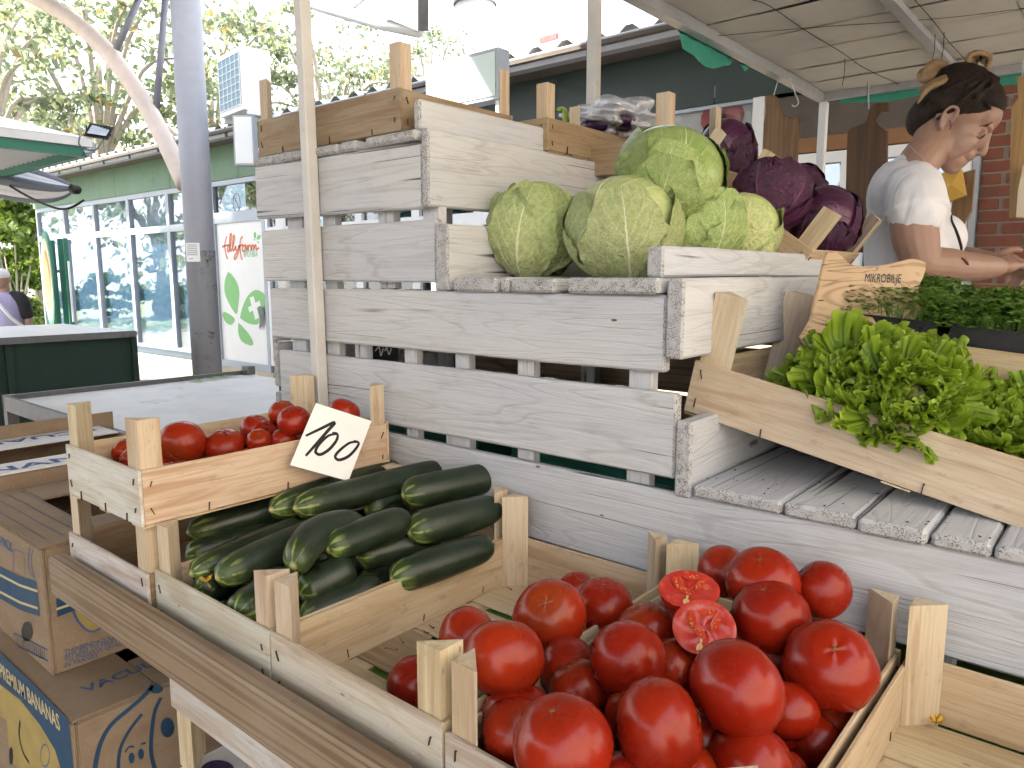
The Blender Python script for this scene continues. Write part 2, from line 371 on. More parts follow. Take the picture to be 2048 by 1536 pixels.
def glass(name, tint=(.75, .85, .9), refl=.35, rough=.02):
    g = G(name); v = g.obj(False)
    gl = g.n('BsdfGlossy', Color=(.92, .96, 1.0), Roughness=rough, Normal=g.bump(g.noise(g.map(v, (1, 1, 1.6)), 1.3, 2), .25, .02))
    tr = g.n('BsdfTransparent', Color=tint)
    fr = g.mth('ADD', g.mth('MULTIPLY', g.mth('POWER', g.n('LayerWeight', .5).outputs['Facing'], 3.0), .7), refl, clamp=True)
    mx = g.n('MixShader', fr, tr.outputs[0], gl.outputs[0]); g.t.links.new(mx.outputs[0], g.out.inputs[0]); M[name] = g.m
def cardboard():
    g = G('cardboard'); v = g.obj(); n = g.noise(g.map(v, (4, 4, 30)), 1, 4); p = g.noise(v, 12, 5, .65); f = g.noise(v, 160, 3)
    c = g.mix(g.step(n, .3, .7), (.25, .182, .126), (.29, .222, .158)); c = g.mix(g.mth('MULTIPLY', g.step(p, .5, .75), .5), c, (.19, .13, .085))
    c = g.mix(g.mth('MULTIPLY', g.step(f, .5, .8), .2), c, (.5, .37, .24))
    M['card'] = g.set(Base_Color=c, Roughness=.85, Specular_IOR_Level=.15, Normal=g.bump(g.mth('ADD', p, g.mth('MULTIPLY', f, .2)), .3, .003))
def worn_paint(name, col, under, amt=.5, rough=.55, metal=0, scale=7):
    g = G(name); v = g.obj(); a = g.noise(v, scale, 7, .7); b = g.noise(v, scale * 9, 4, .6)
    k = g.step(g.mth('ADD', g.mth('MULTIPLY', a, .75), g.mth('MULTIPLY', b, .25)), .5 + .14 * (1 - amt), .58 + .14 * (1 - amt))
    d = g.noise(g.map(v, (3, 3, .5)), 2, 5, .7)
    c = g.mix(g.mth('MULTIPLY', g.step(d, .35, .75), .5), col, tuple(x * .62 for x in col)); c = g.mix(k, c, under)
    M[name] = g.set(Base_Color=c, Roughness=rough, Metallic=metal, Normal=g.bump(g.mth('ADD', k, b), .2, .001))

wood_white(); wood_white_end(); wood_veneer('veneer'); wood_rough(); olive_wood(); tomato(); cucumber(); cardboard()
wood_boardy('cut_light', (.23, .13, .058), (.16, .085, .034), .6); wood_boardy('cut_dark', (.105, .050, .018), (.068, .030, .010), .6); wood_boardy('cut_gold', (.40, .25, .10), (.30, .17, .06))
cabbage('cabbage', (.47, .49, .235), (.25, .34, .11), (.62, .64, .42), 1.0, .24); cabbage('red_cabbage', (.095, .010, .062), (.020, .006, .020), (.12, .05, .10), .6, .34)
leafy('lettuce', (.22, .31, .045), (.215, .335, .024), (.40, .51, .085), .36, .3); leafy('sprout', (.11, .23, .04), (.18, .32, .06), None, .5, .2)
leafy('tree_leaf', (.115, .14, .08), (.175, .195, .125), None, .5, .55, (1.8, 2.0, 1.7)); leafy('tree_leaf_dry', (.17, .13, .06), (.22, .17, .09), None, .6, .35)
leafy('hedge_leaf', (.07, .13, .02), (.13, .19, .035), None, .5, .3)
plain('wire', (.07, .055, .045), .55, .6, .3, 80, 0); plain('paper', (.80, .80, .79), .7, 0, .05, 14, .05); plain('ink', (.008, .008, .01), .4, 0, 0, 20, 0)
plain('stem', (.16, .15, .05), .8, 0, .4, 200, .3); plain('scar', (.20, .13, .06), .85, 0, .35, 250, .3); plain('flower', (.62, .36, .03), .7, 0, .3, 150, .3)
plain('seed', (.46, .24, .10), .3, 0, .2, 100, .1); plain('core', (.60, .36, .17), .4, 0, .2, 100, .1); plain('gel', (.50, .045, .018), .12, 0, .2, 100, .2)
plain('black_plastic', (.013, .013, .014), .45, 0, .3, 60, .1); plain('soil', (.03, .02, .014), .95, 0, .4, 200, .8)
plain('blue_print', (.016, .058, .12), .75, 0, .2, 25, .05); plain('yellow_print', (.36, .27, .09), .8, 0, .2, 20, .05); plain('cream_print', (.52, .45, .27), .8, 0, .12, 20, .05)
plain('blue_text', (.06, .11, .23), .8, 0, .3, 60, .05); plain('white_print', (.66, .66, .68), .75, 0, .12, 18, .05); plain('purple_print', (.05, .03, .10), .6, 0, .2, 20, 0)
plain('galvanised', (.44, .46, .50), .5, .35, .16, 20, .12); plain('steel_dark', (.13, .135, .15), .5, .4, .25, 22, .15); plain('pvc', (.72, .74, .77), .4, 0, .05, 10, .04)
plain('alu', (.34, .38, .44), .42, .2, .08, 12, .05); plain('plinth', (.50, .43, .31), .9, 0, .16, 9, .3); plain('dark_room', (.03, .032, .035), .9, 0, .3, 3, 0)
plain('blue_film', (.17, .26, .37), .35, 0, .12, 2, .02); plain('panel_white', (.74, .75, .75), .45, 0, .04, 6, .03); plain('logo_green', (.20, .46, .18), .5, 0, .05, 10, 0); plain('logo_orange', (.66, .16, .06), .5, 0, .06, 10, 0)
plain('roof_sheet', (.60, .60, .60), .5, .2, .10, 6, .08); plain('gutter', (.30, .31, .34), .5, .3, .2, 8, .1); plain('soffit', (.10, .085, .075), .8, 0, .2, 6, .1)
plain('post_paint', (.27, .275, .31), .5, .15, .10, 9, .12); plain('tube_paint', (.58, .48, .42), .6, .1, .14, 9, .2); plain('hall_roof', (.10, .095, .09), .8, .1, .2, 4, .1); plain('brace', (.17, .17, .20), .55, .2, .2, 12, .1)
plain('skin', (.30, .180, .135), .48, 0, .10, 26, .08)
g = G('shirt'); v = g.obj(False); n = g.noise(g.map(v, (9, 9, 5)), 1, 3, .5, 1.2); g.set(Base_Color=(.66, .66, .70), Roughness=.85, Specular_IOR_Level=.2, Normal=g.bump(n, .55, .022)); M['shirt'] = g.m; plain('lip', (.20, .085, .065), .45, 0, .1, 60, .05); plain('eye_white', (.6, .57, .54), .2, 0, 0, 10, 0); plain('lash', (.02, .014, .012), .6, 0, 0, 10, 0)
plain('jeans', (.05, .06, .10), .85, 0, .2, 120, .2); plain('silver', (.7, .7, .7), .25, .9, .05, 10, 0); plain('bead', (.12, .03, .02), .4, 0, .2, 10, 0)
plain('lilac', (.34, .32, .50), .85, 0, .08, 150, .1); plain('black_cloth', (.018, .018, .024), .9, 0, .2, 150, .1); plain('white_cloth', (.7, .7, .72), .8, 0, .05, 80, .1); plain('grey_bag', (.13, .15, .19), .7, 0, .2, 60, .1)
plain('tarp_green', (.055, .34, .25), .6, 0, .18, 12, .4); plain('foam', (.70, .68, .64), .85, 0, .10, 9, .35); plain('bag_yellow', (.58, .36, .08), .3, 0, .18, 14, .3)
plain('cream_bag', (.58, .50, .38), .55, 0, .1, 14, .3); plain('bounce_cream', (.62, .55, .455), .9, 0, .08, 3, .1); plain('concrete', (.30, .285, .26), .9, 0, .15, 5, .3); plain('brick', (.16, .058, .038), .9, 0, .28, 22, .4); plain('mortar', (.30, .25, .21), .95, 0, .12, 60, .4)
plain('bark', (.34, .30, .25), .9, 0, .25, 9, .5); plain('oval_art', (.42, .22, .08), .6, 0, .5, 6, .1); plain('cream_paint', (.50, .47, .30), .6, 0, .1, 8, .1)
plain('orange', (.22, .11, .05), .6, 0, .2, 4, .05); plain('coil', (.20, .32, .40), .6, .2, .25, 40, .2); plain('sign_teal', (.60, .74, .74), .35, 0, .10, 3, .03); plain('lamp_white', (.72, .76, .80), .4, 0, .06, 6, .05); plain('decal_red', (.40, .05, .05), .5, 0, .25, 12, .05)
plain('pepper', (.22, .32, .04), .3, 0, .2, 20, .05); plain('aubergine', (.030, .010, .035), .22, 0, .3, 12, .02); plain('dish', (.42, .44, .48), .4, .3, .1, 8, .05); plain('flower_tie', (.55, .45, .04), .7, 0, .2, 60, .2)
worn_paint('green_paint', (.006, .026, .021), (.04, .045, .04), .10, .75, 0, 5); worn_paint('green_beam', (.020, .16, .11), (.10, .14, .12), .2, .5); worn_paint('fascia_lit', (.13, .22, .145), (.08, .15, .11), .45, .6, 0, 2.5)
worn_paint('fascia_shaded', (.022, .040, .036), (.04, .05, .045), .3, .55, 0, 3); worn_paint('table_zinc', (.60, .60, .61), (.40, .39, .37), .42, .42, .1, 3); worn_paint('post_worn', (.24, .24, .26), (.05, .05, .05), .62, .7, 0, 5)
worn_paint('old_white', (.58, .57, .55), (.36, .32, .27), .35, .6, 0, 26)
glass('window_glass', (.85, .92, .97), .16); glass('clear_glass', (.9, .92, .94), .06); glass('dark_glass', (.45, .5, .55), .12); glass('milk_glass', (.8, .9, .9), .25)
g = G('hair_dark'); v = g.obj(False); n = g.noise(g.map(v, (60, 60, 12)), 4, 4, .6, 1.5); g.set(Base_Color=g.mix(n, (.006, .004, .003), (.026, .014, .009)), Roughness=.62, Specular_IOR_Level=.25, Normal=g.bump(n, .8, .004)); M['hair_dark'] = g.m
g = G('hair_blond'); v = g.obj(False); n = g.noise(g.map(v, (50, 50, 20)), 4, 4, .6, 1.5); g.set(Base_Color=g.mix(n, (.10, .055, .025), (.42, .28, .14)), Roughness=.42, Specular_IOR_Level=.5, Normal=g.bump(n, .8, .004)); M['hair_blond'] = g.m
g = G('polka_cloth'); v = g.obj(False); q = g.n('TexVoronoi', Vector=v, Scale=42, Randomness=0.0).outputs['Distance']
g.set(Base_Color=g.mix(g.step(q, .22, .17), (.06, .13, .018), (.55, .60, .45)), Roughness=.5); M['polka'] = g.m
g = G('clear_bag'); v = g.obj(False); n = g.noise(v, 35, 4, .6, 1)
gl = g.n('BsdfGlossy', Color=(1, 1, 1), Roughness=.12, Normal=g.bump(n, 1.0, .01)); tr = g.n('BsdfTransparent', Color=(.93, .93, .97)); df = g.n('BsdfDiffuse', Color=(.75, .76, .84))
m1 = g.n('MixShader', .45, gl.outputs[0], df.outputs[0]); m2 = g.n('MixShader', .5, tr.outputs[0], m1.outputs[0]); g.t.links.new(m2.outputs[0], g.out.inputs[0]); M['clear_bag'] = g.m
g = G('paving'); v = g.n('TexCoord').outputs['Object']; br = g.n('TexBrick', Vector=v, Scale=1.0, Color1=(.21, .20, .185), Color2=(.25, .235, .21), Mortar=(.10, .095, .085), Mortar_Size=.012); n = g.noise(v, 3, 6, .7)
g.set(Base_Color=g.mix(g.step(n, .35, .7), br.outputs[0], (.16, .15, .135)), Roughness=.9, Normal=g.bump(g.mth('ADD', br.outputs[1], n), .3, .01)); M['paving'] = g.m
TINT = dict(pale=(.60, .51, .385), warm=(.58, .455, .32), grey=(.55, .515, .46), tan=(.33, .255, .17), dark=(.28, .18, .11), white=(.60, .59, .575), pink=(.58, .46, .36), straw=(.59, .48, .335))
# ---------------------------------------------------------------- ground
gm = MB().add([(-140, -140, -1.5), (140, -140, -1.5), (140, 140, -1.5), (-140, 140, -1.5)], [(0, 1, 2, 3)])
struct(gm.obj('ground', M['paving']))
rb = random.Random(3)
# ---------------------------------------------------------------- the low shop building behind the stall
YF = 5.6
bd = thing('shop_building', 'long low pharmacy building with green fascia and white framed windows', 'building', (-8, YF, -1.5)); bo = Vector((-8, YF, -1.5))
def bb(lo, hi): return Vector(lo) - bo, Vector(hi) - bo
def part(name, lo, hi, mat, parent=bd):
    a, b = bb(lo, hi); c = (a + b) / 2; m = MB().box(a - c, b - c)
    o = m.obj(name, M[mat] if isinstance(mat, str) else mat, parent); o.location = c; return o
def window(x0, x1, z0, z1, fw=.05, mat='alu', gl='window_glass', parent=bd, y=YF):
    c = Vector(((x0 + x1) / 2, y, (z0 + z1) / 2)) - bo; w, h = (x1 - x0) / 2, (z1 - z0) / 2
    m = MB()
    m.box((-w, -.045, -h), (-w + fw, .03, h)).box((w - fw, -.045, -h), (w, .03, h)).box((-w + fw, -.043, h - fw), (w - fw, .03, h)).box((-w + fw, -.043, -h), (w - fw, .03, -h + fw))
    o = m.obj('window', M[mat], parent); o.location = c
    put('pane', MB().box((-w + fw - .004, -.006, -h + fw - .004), (w - fw + .004, .002, h - fw + .004)).mesh('pane', M[gl]), o); return o
xs = [-16.95, -15.58, -14.23, -12.86, -11.50, -10.20]
for a, b in zip(xs[:-1], xs[1:]): window(a, b, .70, 1.26); window(a, b, -1.17, .70)
# door bay with the printed panel
window(-10.19, -8.86, .80, 1.28, .06, 'alu', 'dark_glass')
part('door_frame', (-10.19, YF - .05, -1.30), (-10.12, YF + .03, .80), 'alu'); part('door_frame', (-8.93, YF - .05, -1.30), (-8.86, YF + .03, .80), 'alu')
part('door_frame', (-10.12, YF - .048, .71), (-8.93, YF + .03, .80), 'alu'); part('door_frame', (-10.12, YF - .048, -1.30), (-8.93, YF + .03, -1.20), 'alu')
part('printed_panel', (-10.12, YF - .02, -1.20), (-8.93, YF + .0, .71), 'panel_white')
# inside walls seen through the glass
part('interior_wall', (-16.9, YF + .06, -1.3), (-10.25, YF + .10, 1.26), 'blue_film'); part('interior_wall', (-10.2, YF + .5, .6), (-8.8, YF + .55, 1.4), 'soffit')
part('interior_wall', (-8.8, YF + .9, -1.3), (-.95, YF + .95, 1.4), 'dark_room')
# shop bays behind the stand
xb = [-8.86, -7.9, -6.95, -6.0, -5.1, -4.2, -3.42]
for a, b in zip(xb[:-1], xb[1:]): window(a, b, .55, 1.28, .06, 'pvc', 'dark_glass'); window(a, b, -1.2, .55, .06, 'pvc', 'dark_glass')
part('orange_shelf', (-8.2, YF + .6, .16), (-3.6, YF + .8, .26), 'orange'); part('orange_shelf', (-8.2, YF + .6, .74), (-3.6, YF + .8, .84), 'orange')
for k in range(9): part('shelf_goods', (-8.1 + .5 * k, YF + .55, .27), (-7.75 + .5 * k, YF + .7, .27 + .12 + .08 * (k % 3)), ['brick', 'tarp_green', 'cream_paint', 'orange'][k % 4])
wd = window(-3.40, -2.26, .55, 1.42, .085, 'pvc', 'clear_glass')
part('window_backing', (-3.33, YF + .03, .60), (-2.33, YF + .05, 1.36), 'foam')
for px, py, rr_ in ((1425, 236, 30), (1462, 232, 27), (1330, 248, 18)):
    p = ony(px, py, YF); m = MB(); n = 11; q = rr_ * 5.6 / 1500 * .95
    m.prism([(q * math.cos(6.283 * k / n), 0, q * 1.05 * math.sin(6.283 * k / n)) for k in range(n)], (0, .004, 0))
    put('fruit_decal', m.mesh('fruit_decal', M['decal_red']), wd, p - Vector((0, YF, 0)) - wd.location + bo.project(Vector((0, 0, 0))) if False else (p.x - (-3.40 - 2.26) / 2, .014, p.z - (.55 + 1.42) / 2))
part('wall_panel', (-2.25, YF - .03, .88), (-.98, YF + .02, 1.30), 'soffit'); part('wall_panel', (-2.25, YF - .04, .86), (-.98, YF + .02, .96), 'orange')
window(-2.24, -1.62, -.2, .85, .075, 'pvc', 'window_glass'); window(-1.61, -.99, -.2, .85, .075, 'pvc', 'window_glass')
part('lower_wall', (-3.4, YF, -1.3), (-.98, YF + .04, -.21), 'plinth')
part('white_post', (-.978, YF - .12, -1.5), (-.905, YF + .04, 1.28), 'pvc'); part('white_post', (-.900, YF - .06, -1.5), (-.862, YF + .04, 1.28), 'alu')
part('mortar_bed', (-.86, YF, -1.5), (2.6, YF + .25, 1.28), 'mortar')
BR = MB().box((-.118, -.012, -.0315), (.118, .05, .0315)).mesh('brick', M['brick'])
for row in range(24):
    for k in range(6):
        x = -.73 + k * .25 + (.125 if row % 2 else 0); z = -.55 + row * .076
        put('brick', BR, bd, Vector((x, YF - .006 + rb.uniform(-.003, .003), z)) - bo, (0, 0, 0), (rb.uniform(.97, 1.01), 1, rb.uniform(.96, 1.03)))
for row in range(1, 24, 2): put('brick', BR, bd, Vector((-.802, YF - .006, -.55 + row * .076)) - bo, (0, 0, 0), (.44, 1, 1))
# plinth, fascia, gutter and roof
part('plinth', (-17.0, YF - .06, -1.5), (-8.8, YF + .05, -1.30), 'plinth'); part('plinth', (-8.79, YF - .02, -1.5), (-.99, YF + .04, -1.30), 'plinth'); part('step', (-17.0, YF - .30, -1.5), (-8.0, YF - .062, -1.44), 'concrete')
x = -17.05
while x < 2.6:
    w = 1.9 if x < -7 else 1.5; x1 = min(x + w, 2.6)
    part('fascia_panel', (x + .004, YF - .05, 1.29), (x1 - .004, YF - .02, 1.80), 'fascia_lit' if x < -7.2 else 'fascia_shaded'); x = x1  # one green fascia; its sunlit and shaded halves are put into the colour
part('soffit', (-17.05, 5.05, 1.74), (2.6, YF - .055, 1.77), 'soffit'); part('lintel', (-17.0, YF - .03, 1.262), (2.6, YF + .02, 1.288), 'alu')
gz = 1.70; gy = 5.22
gut = MB().prism([(-17.2 + 8, 0, 0), (-17.2 + 8, -.02, .095), (-17.2 + 8, -.012, .105), (-17.2 + 8, .11, .105), (-17.2 + 8, .10, .0)], (19.8, 0, 0)).obj('gutter', M['gutter'], bd); gut.location = (0, gy - YF - .11, gz + 1.5)
for k in range(22): put('bracket', MB().box((-.012, -.026, -.01), (.012, .0, .11)).mesh('bracket', M['steel_dark']), gut, (-9.0 + .9 * k, 0, 0))
rf = MB(); n = 330; prof = []
for k in range(n + 1):
    x = -17.3 + 8 + k * .06; prof.append((x, .045 if k % 5 in (0,) else (.045 if k % 5 == 1 else 0)))
vs = []; fs = []
for x, h in prof: vs += [(x, -.45, .28 + h + 0), (x, 3.6, 1.15 + h)]
for k in range(n): a = 2 * k; fs.append((a, a + 2, a + 3, a + 1))
roof = put('roof', recalc(pyd('roof', vs, fs, M['roof_sheet'])), bd, (0, 0, 1.5 + 1.545))
# pharmacy lettering and leaf mark on the printed panel
def panel_pt(px, py, off=.0228): return ony(px, py, YF - off) - bo
pm = [o for o in bd.children if o.name.startswith('printed_panel')][0]
def zp(x, y): return (420 + x * 140 / 672, 430 + y * 320 / 1536)     # enlarged panel view -> photograph
def poly(pts, mat, name, parent=pm, off=.0225):
    P = [panel_pt(*zp(*p), off) - pm.location for p in pts]; m = MB().add(P, [tuple(range(len(P)))]); return recalc(m.mesh(name, M[mat])), name
def spl2(pts, n=6): return [(p.x, p.y) for p in spline([(a, b, 0) for a, b in pts + [pts[0]]], n)][:-1]
for pts in ([(172, 545), (215, 580), (262, 660), (280, 750), (268, 880), (252, 952), (205, 890), (160, 800), (138, 720), (145, 620)],
            [(288, 988), (310, 890), (360, 780), (430, 722), (500, 740), (548, 800), (552, 880), (520, 970), (470, 1040), (400, 1050), (330, 1020)],
            [(120, 945), (140, 930), (190, 955), (238, 1000), (215, 1045), (185, 1055), (145, 1020), (125, 980)],
            [(272, 1032), (310, 1070), (370, 1140), (412, 1215), (405, 1250), (350, 1240), (295, 1200), (270, 1120)],
            [(430, 160), (442, 175), (440, 210), (432, 232), (420, 205), (421, 175)], [(446, 232), (452, 205), (470, 190), (486, 198), (480, 225), (462, 238)], [(452, 248), (468, 262), (466, 274), (452, 262)], [(418, 228), (432, 236), (430, 244), (420, 240)]):
    me, nm = poly(spl2(pts), 'logo_green', 'leaf_mark'); put(nm, me, pm)
for pts in ([(380, 795), (418, 778), (472, 985), (434, 1005)], [(364, 888), (474, 820), (488, 868), (378, 936)]):
    me, nm = poly(pts, 'panel_white', 'cross_mark', off=.0238 + .0006 * (pts[0][0] < 370)); put(nm, me, pm)
me, nm = poly(spl2([(458, 882), (495, 880), (515, 930), (512, 1040), (490, 1080), (472, 1092), (478, 1020), (470, 950)]), 'steel_dark', 'door_handle', off=.05); put(nm, me, pm)
m = MB()
for pts in ([(160, 205), (142, 280), (148, 360), (168, 425)], [(115, 308), (150, 292), (185, 290)], [(172, 290), (168, 340), (178, 352), (195, 300), (206, 190), (192, 195), (188, 300), (200, 345), (222, 290), (236, 210), (224, 205), (216, 300), (226, 345), (246, 300)],
            [(246, 295), (250, 340), (268, 330), (280, 290), (268, 370), (240, 425), (232, 400), (262, 350)], [(312, 205), (292, 240), (288, 330), (300, 410), (310, 425)], [(275, 305), (300, 290), (320, 285)], [(345, 290), (318, 300), (312, 340), (330, 345), (346, 300), (350, 340)],
            [(362, 288), (365, 340), (368, 305), (388, 286)], [(392, 288), (395, 335), (402, 300), (416, 290), (420, 330), (428, 298), (440, 290), (444, 330), (470, 315)]):
    P = spline([panel_pt(*zp(*p), .0232) - pm.location for p in pts], 6); ribbon(m, P, .027, (0, -1, 0))
m.obj('script_lettering', M['logo_orange'], pm)
o = put('lettering', text_mesh('lettering', 'APOTEKA', M['logo_green'], .13), pm); p0 = panel_pt(*zp(322, 402), .0232); p1 = panel_pt(*zp(458, 402), .0232)
o.matrix_local = frame3((p0 + p1) / 2 - pm.location, (1, 0, 0), (0, 0, 1)) @ Matrix.Diagonal(((p1 - p0).length / max(1e-3, o.dimensions.x if o.dimensions.x > 0 else .55), 1, 1, 1))
# no smoking ring on the pane above
m = MB(); c = ony(473, 405, YF - .012) - bo; ring = [c + Vector((.09 * math.cos(a * .2618), 0, .12 * math.sin(a * .2618))) for a in range(25)]
ribbon(m, ring, .018, (0, -1, 0)); ribbon(m, [c + Vector((-.06, 0, .09)), c + Vector((.06, 0, -.09))], .018, (0, -1, 0)); m.obj('no_smoking_sign', M['steel_dark'], bd)
# ---------------------------------------------------------------- steel column with its branching tubes
pc = Vector((-7.59, 3.99, -1.5))
cp = thing('steel_column', 'tall grey steel column with branching tubes and a peeling lower half', 'column', pc)
cp_low = MB().tube([(0, 0, 0), (0, 0, 1.75)], .148, 28).obj('lower_shaft', M['post_worn'], cp, True); sharp(cp_low.data)
cp_up = MB().tube([(0, 0, 1.752), (0, 0, 6.0)], .146, 28).obj('upper_shaft', M['post_paint'], cp, True); sharp(cp_up.data)
def cr(px, py, d=8.45): return ond(px, py, d) - pc
br1 = MB().tube(spline([cr(372, 372, 8.0), cr(320, 262, 8.2), cr(262, 165), cr(190, 78, 8.7), cr(90, 5, 9.0), cr(-30, -55, 9.4)], 5), .095, 18).obj('branch_tube', M['tube_paint'], cp, True)
MB().tube([cr(233, 98, 8.5), cr(300, -50, 8.6)], .036, 12).obj('brace', M['brace'], cp, True); MB().tube([cr(312, 222, 8.3), cr(334, -40, 8.3)], .036, 12).obj('brace', M['brace'], cp, True)
MB().box((-.02, -.3, -.02), (.02, .02, .02)).obj('bracket', M['steel_dark'], cp, loc=cr(380, 8, 7.9))
nt = tag(MB().tube([(.149 * math.cos(a), .149 * math.sin(a), 0) for a in (0,)] + [(0, 0, 0)], .001).obj('notice_sheet', M['paper']), 'white printed notice taped round the steel column', 'notice')
m = MB(); A = [R(-92 + k * 9) for k in range(8)]; vs = []; fs = []
for a in A: vs += [(.1505 * math.cos(a), .1505 * math.sin(a), -.095), (.1505 * math.cos(a), .1505 * math.sin(a), .095)]
fs = [(2 * k, 2 * k + 2, 2 * k + 3, 2 * k + 1) for k in range(7)]
nt.data = pyd('notice_sheet', vs, fs, M['paper'], True); nt.location = pc + Vector((0, 0, 1.5 + ony(412, 505, 3.99).z))
mt = MB()
for row in range(8):
    z = .075 - row * .02
    if row == 6: continue
    vs = []
    for a in (A[1:-1] if row < 6 else A[2:5]): vs += [(.1515 * math.cos(a), .1515 * math.sin(a), z - .003), (.1515 * math.cos(a), .1515 * math.sin(a), z + .003)]
    mt.add(vs, [(2 * k, 2 * k + 2, 2 * k + 3, 2 * k + 1) for k in range(len(vs) // 2 - 1)])
mt.obj('printed_lines', M['steel_dark'], nt)
# roof truss tube of the market hall, with a dark cladding corner
tr = thing('roof_truss', 'white steel tube truss with a dark cladding corner above the stand', 'truss', ond(600, -10, 5.6))
t0 = ond(600, -10, 5.6)
MB().tube([ond(470, -55, 6.0) - t0, ond(640, 12, 5.6) - t0, ond(760, 46, 5.3) - t0, ond(838, 62, 5.1) - t0], .045, 14).obj('chord', M['lamp_white'], tr, True)
MB().tube([ond(655, 10, 5.55) - t0, ond(668, -60, 5.5) - t0], .035, 12).obj('web_tube', M['lamp_white'], tr, True); MB().tube([ond(690, 20, 5.5) - t0, ond(790, -60, 5.4) - t0], .035, 12).obj('web_tube', M['lamp_white'], tr, True)
MB().prism([ond(757, 30, 5.2) - t0, ond(836, 62, 5.05) - t0, ond(836, -30, 5.05) - t0, ond(760, -30, 5.2) - t0], (.05, .05, 0)).obj('cladding', M['steel_dark'], tr)
MB().tube([ond(470, -55, 6.0) - t0, pc + Vector((0, 0, 5.2)) - t0], .045, 12).obj('chord', M['lamp_white'], tr, True)
lm = thing('street_lamp', 'round white dish lamp hanging near the top edge above the crates', 'lamp', ond(950, 12, 7.0))
m = MB(); seg = 32
for r0, z0, r1, z1, mm in ((.02, .30, .16, .20, 0), (.16, .20, .30, .02, 0), (.30, .02, .305, .0, 0), (.305, .0, .20, .005, 0)):
    vs = [(r0 * math.cos(6.283 * k / seg), r0 * math.sin(6.283 * k / seg), z0) for k in range(seg)] + [(r1 * math.cos(6.283 * k / seg), r1 * math.sin(6.283 * k / seg), z1) for k in range(seg)]
    m.add(vs, [(k, (k + 1) % seg, seg + (k + 1) % seg, seg + k) for k in range(seg)])
m.obj('dish', M['dish'], lm, True)
bm = bmesh.new(); bmesh.ops.create_uvsphere(bm, u_segments=24, v_segments=12, radius=.2)
for v in bm.verts: v.co.z = v.co.z * .75 - .05
put('globe', mesh_of(bm, 'globe', M['lamp_white'], True), lm); MB().tube([(0, 0, .28), (0, 0, 1.6), (-.8, -1.0, 1.9)], .03, 10).obj('arm', M['dish'], lm, True)
# ---------------------------------------------------------------- sign mast with air conditioner, light box sign
mast = ond(500, 235, 6.5); mz = mast.z
ac = thing('air_conditioner', 'white air conditioner unit with a gridded coil face on a mast', 'air conditioner', ond(492, 236, 6.5), (0, 0, R(-8)))
m = MB().box((-.28, -.14, .02), (.28, .14, .58)); m.obj('casing', M['pvc'], ac)
cf = MB().box((-.245, -.1435, .07), (.245, -.1405, .53)).obj('coil', M['coil'], ac)
gr = MB()
for k in range(6): gr.box((-.25 + k * .0985, -.150, .06), (-.242 + k * .0985, -.1445, .54))
for k in range(8): gr.box((-.25, -.1495, .065 + k * .066), (.25, -.1450, .071 + k * .066))
gr.obj('wire_guard', M['pvc'], ac)
MB().box((-.3, -.10, -.02), (-.26, .1, .018)).obj('foot', M['pvc'], ac); MB().box((.26, -.1, -.02), (.3, .1, .018)).obj('foot', M['pvc'], ac)
mp_ = ond(552, 240, 6.65); mst = thing('sign_mast', 'white mast behind the stand carrying the air conditioner and box sign', 'mast', (mp_.x, mp_.y, -1.5)); MB().tube([(0, 0, 0), (0, 0, 2.9)], .045, 12).obj('tube', M['pvc'], mst, True); MB().tube([(0, 0, 2.86), ond(500, 238, 6.5) - mst.location], .02, 8).obj('arm', M['pvc'], mst, True); MB().tube([(0, 0, 2.5), ond(498, 290, 6.32) - mst.location], .02, 8).obj('arm', M['pvc'], mst, True)
ac.scale = (.9, .9, .9)
sb = thing('light_box_sign', 'narrow white box sign with grey frame below the air conditioner', 'sign', ond(494, 332, 6.3), (0, 0, R(40)))
MB().box((-.085, -.05, 0), (.085, .05, .40)).obj('frame', M['alu'], sb); MB().box((-.072, -.053, .014), (.072, -.0505, .386)).obj('face', M['lamp_white'], sb)
o0 = ony(870, 190, 3.5); o1 = ony(1000, 190, 3.5)
ls = thing('light_box_sign', 'wide pale glass light box sign behind the topmost brown crate', 'sign', ((o0.x + o1.x) / 2, 3.5, 1.02)); w = (o1.x - o0.x) / 2 + .03
MB().box((-w, -.05, 0), (w, .05, .285)).obj('frame', M['alu'], ls); MB().box((-w + .022, -.054, .02), (w - .022, -.0505, .265)).obj('face', M['sign_teal'], ls)
MB().box((w - .04, -.03, -2.52), (w, .03, -.001)).box((-w, -.03, -2.52), (-w + .04, .03, -.001)).obj('leg', M['pvc'], ls)
rsn = ony(1098, 77, 7.2); tag(MB().box((-.12, -.02, -.03), (.12, .02, .03)).obj('roof_strip', M['decal_red'], loc=(rsn.x, 7.2, rsn.z), rot=(0, R(-2), 0)), 'small pinkish red strip on the roof between crates and awning', 'strip')
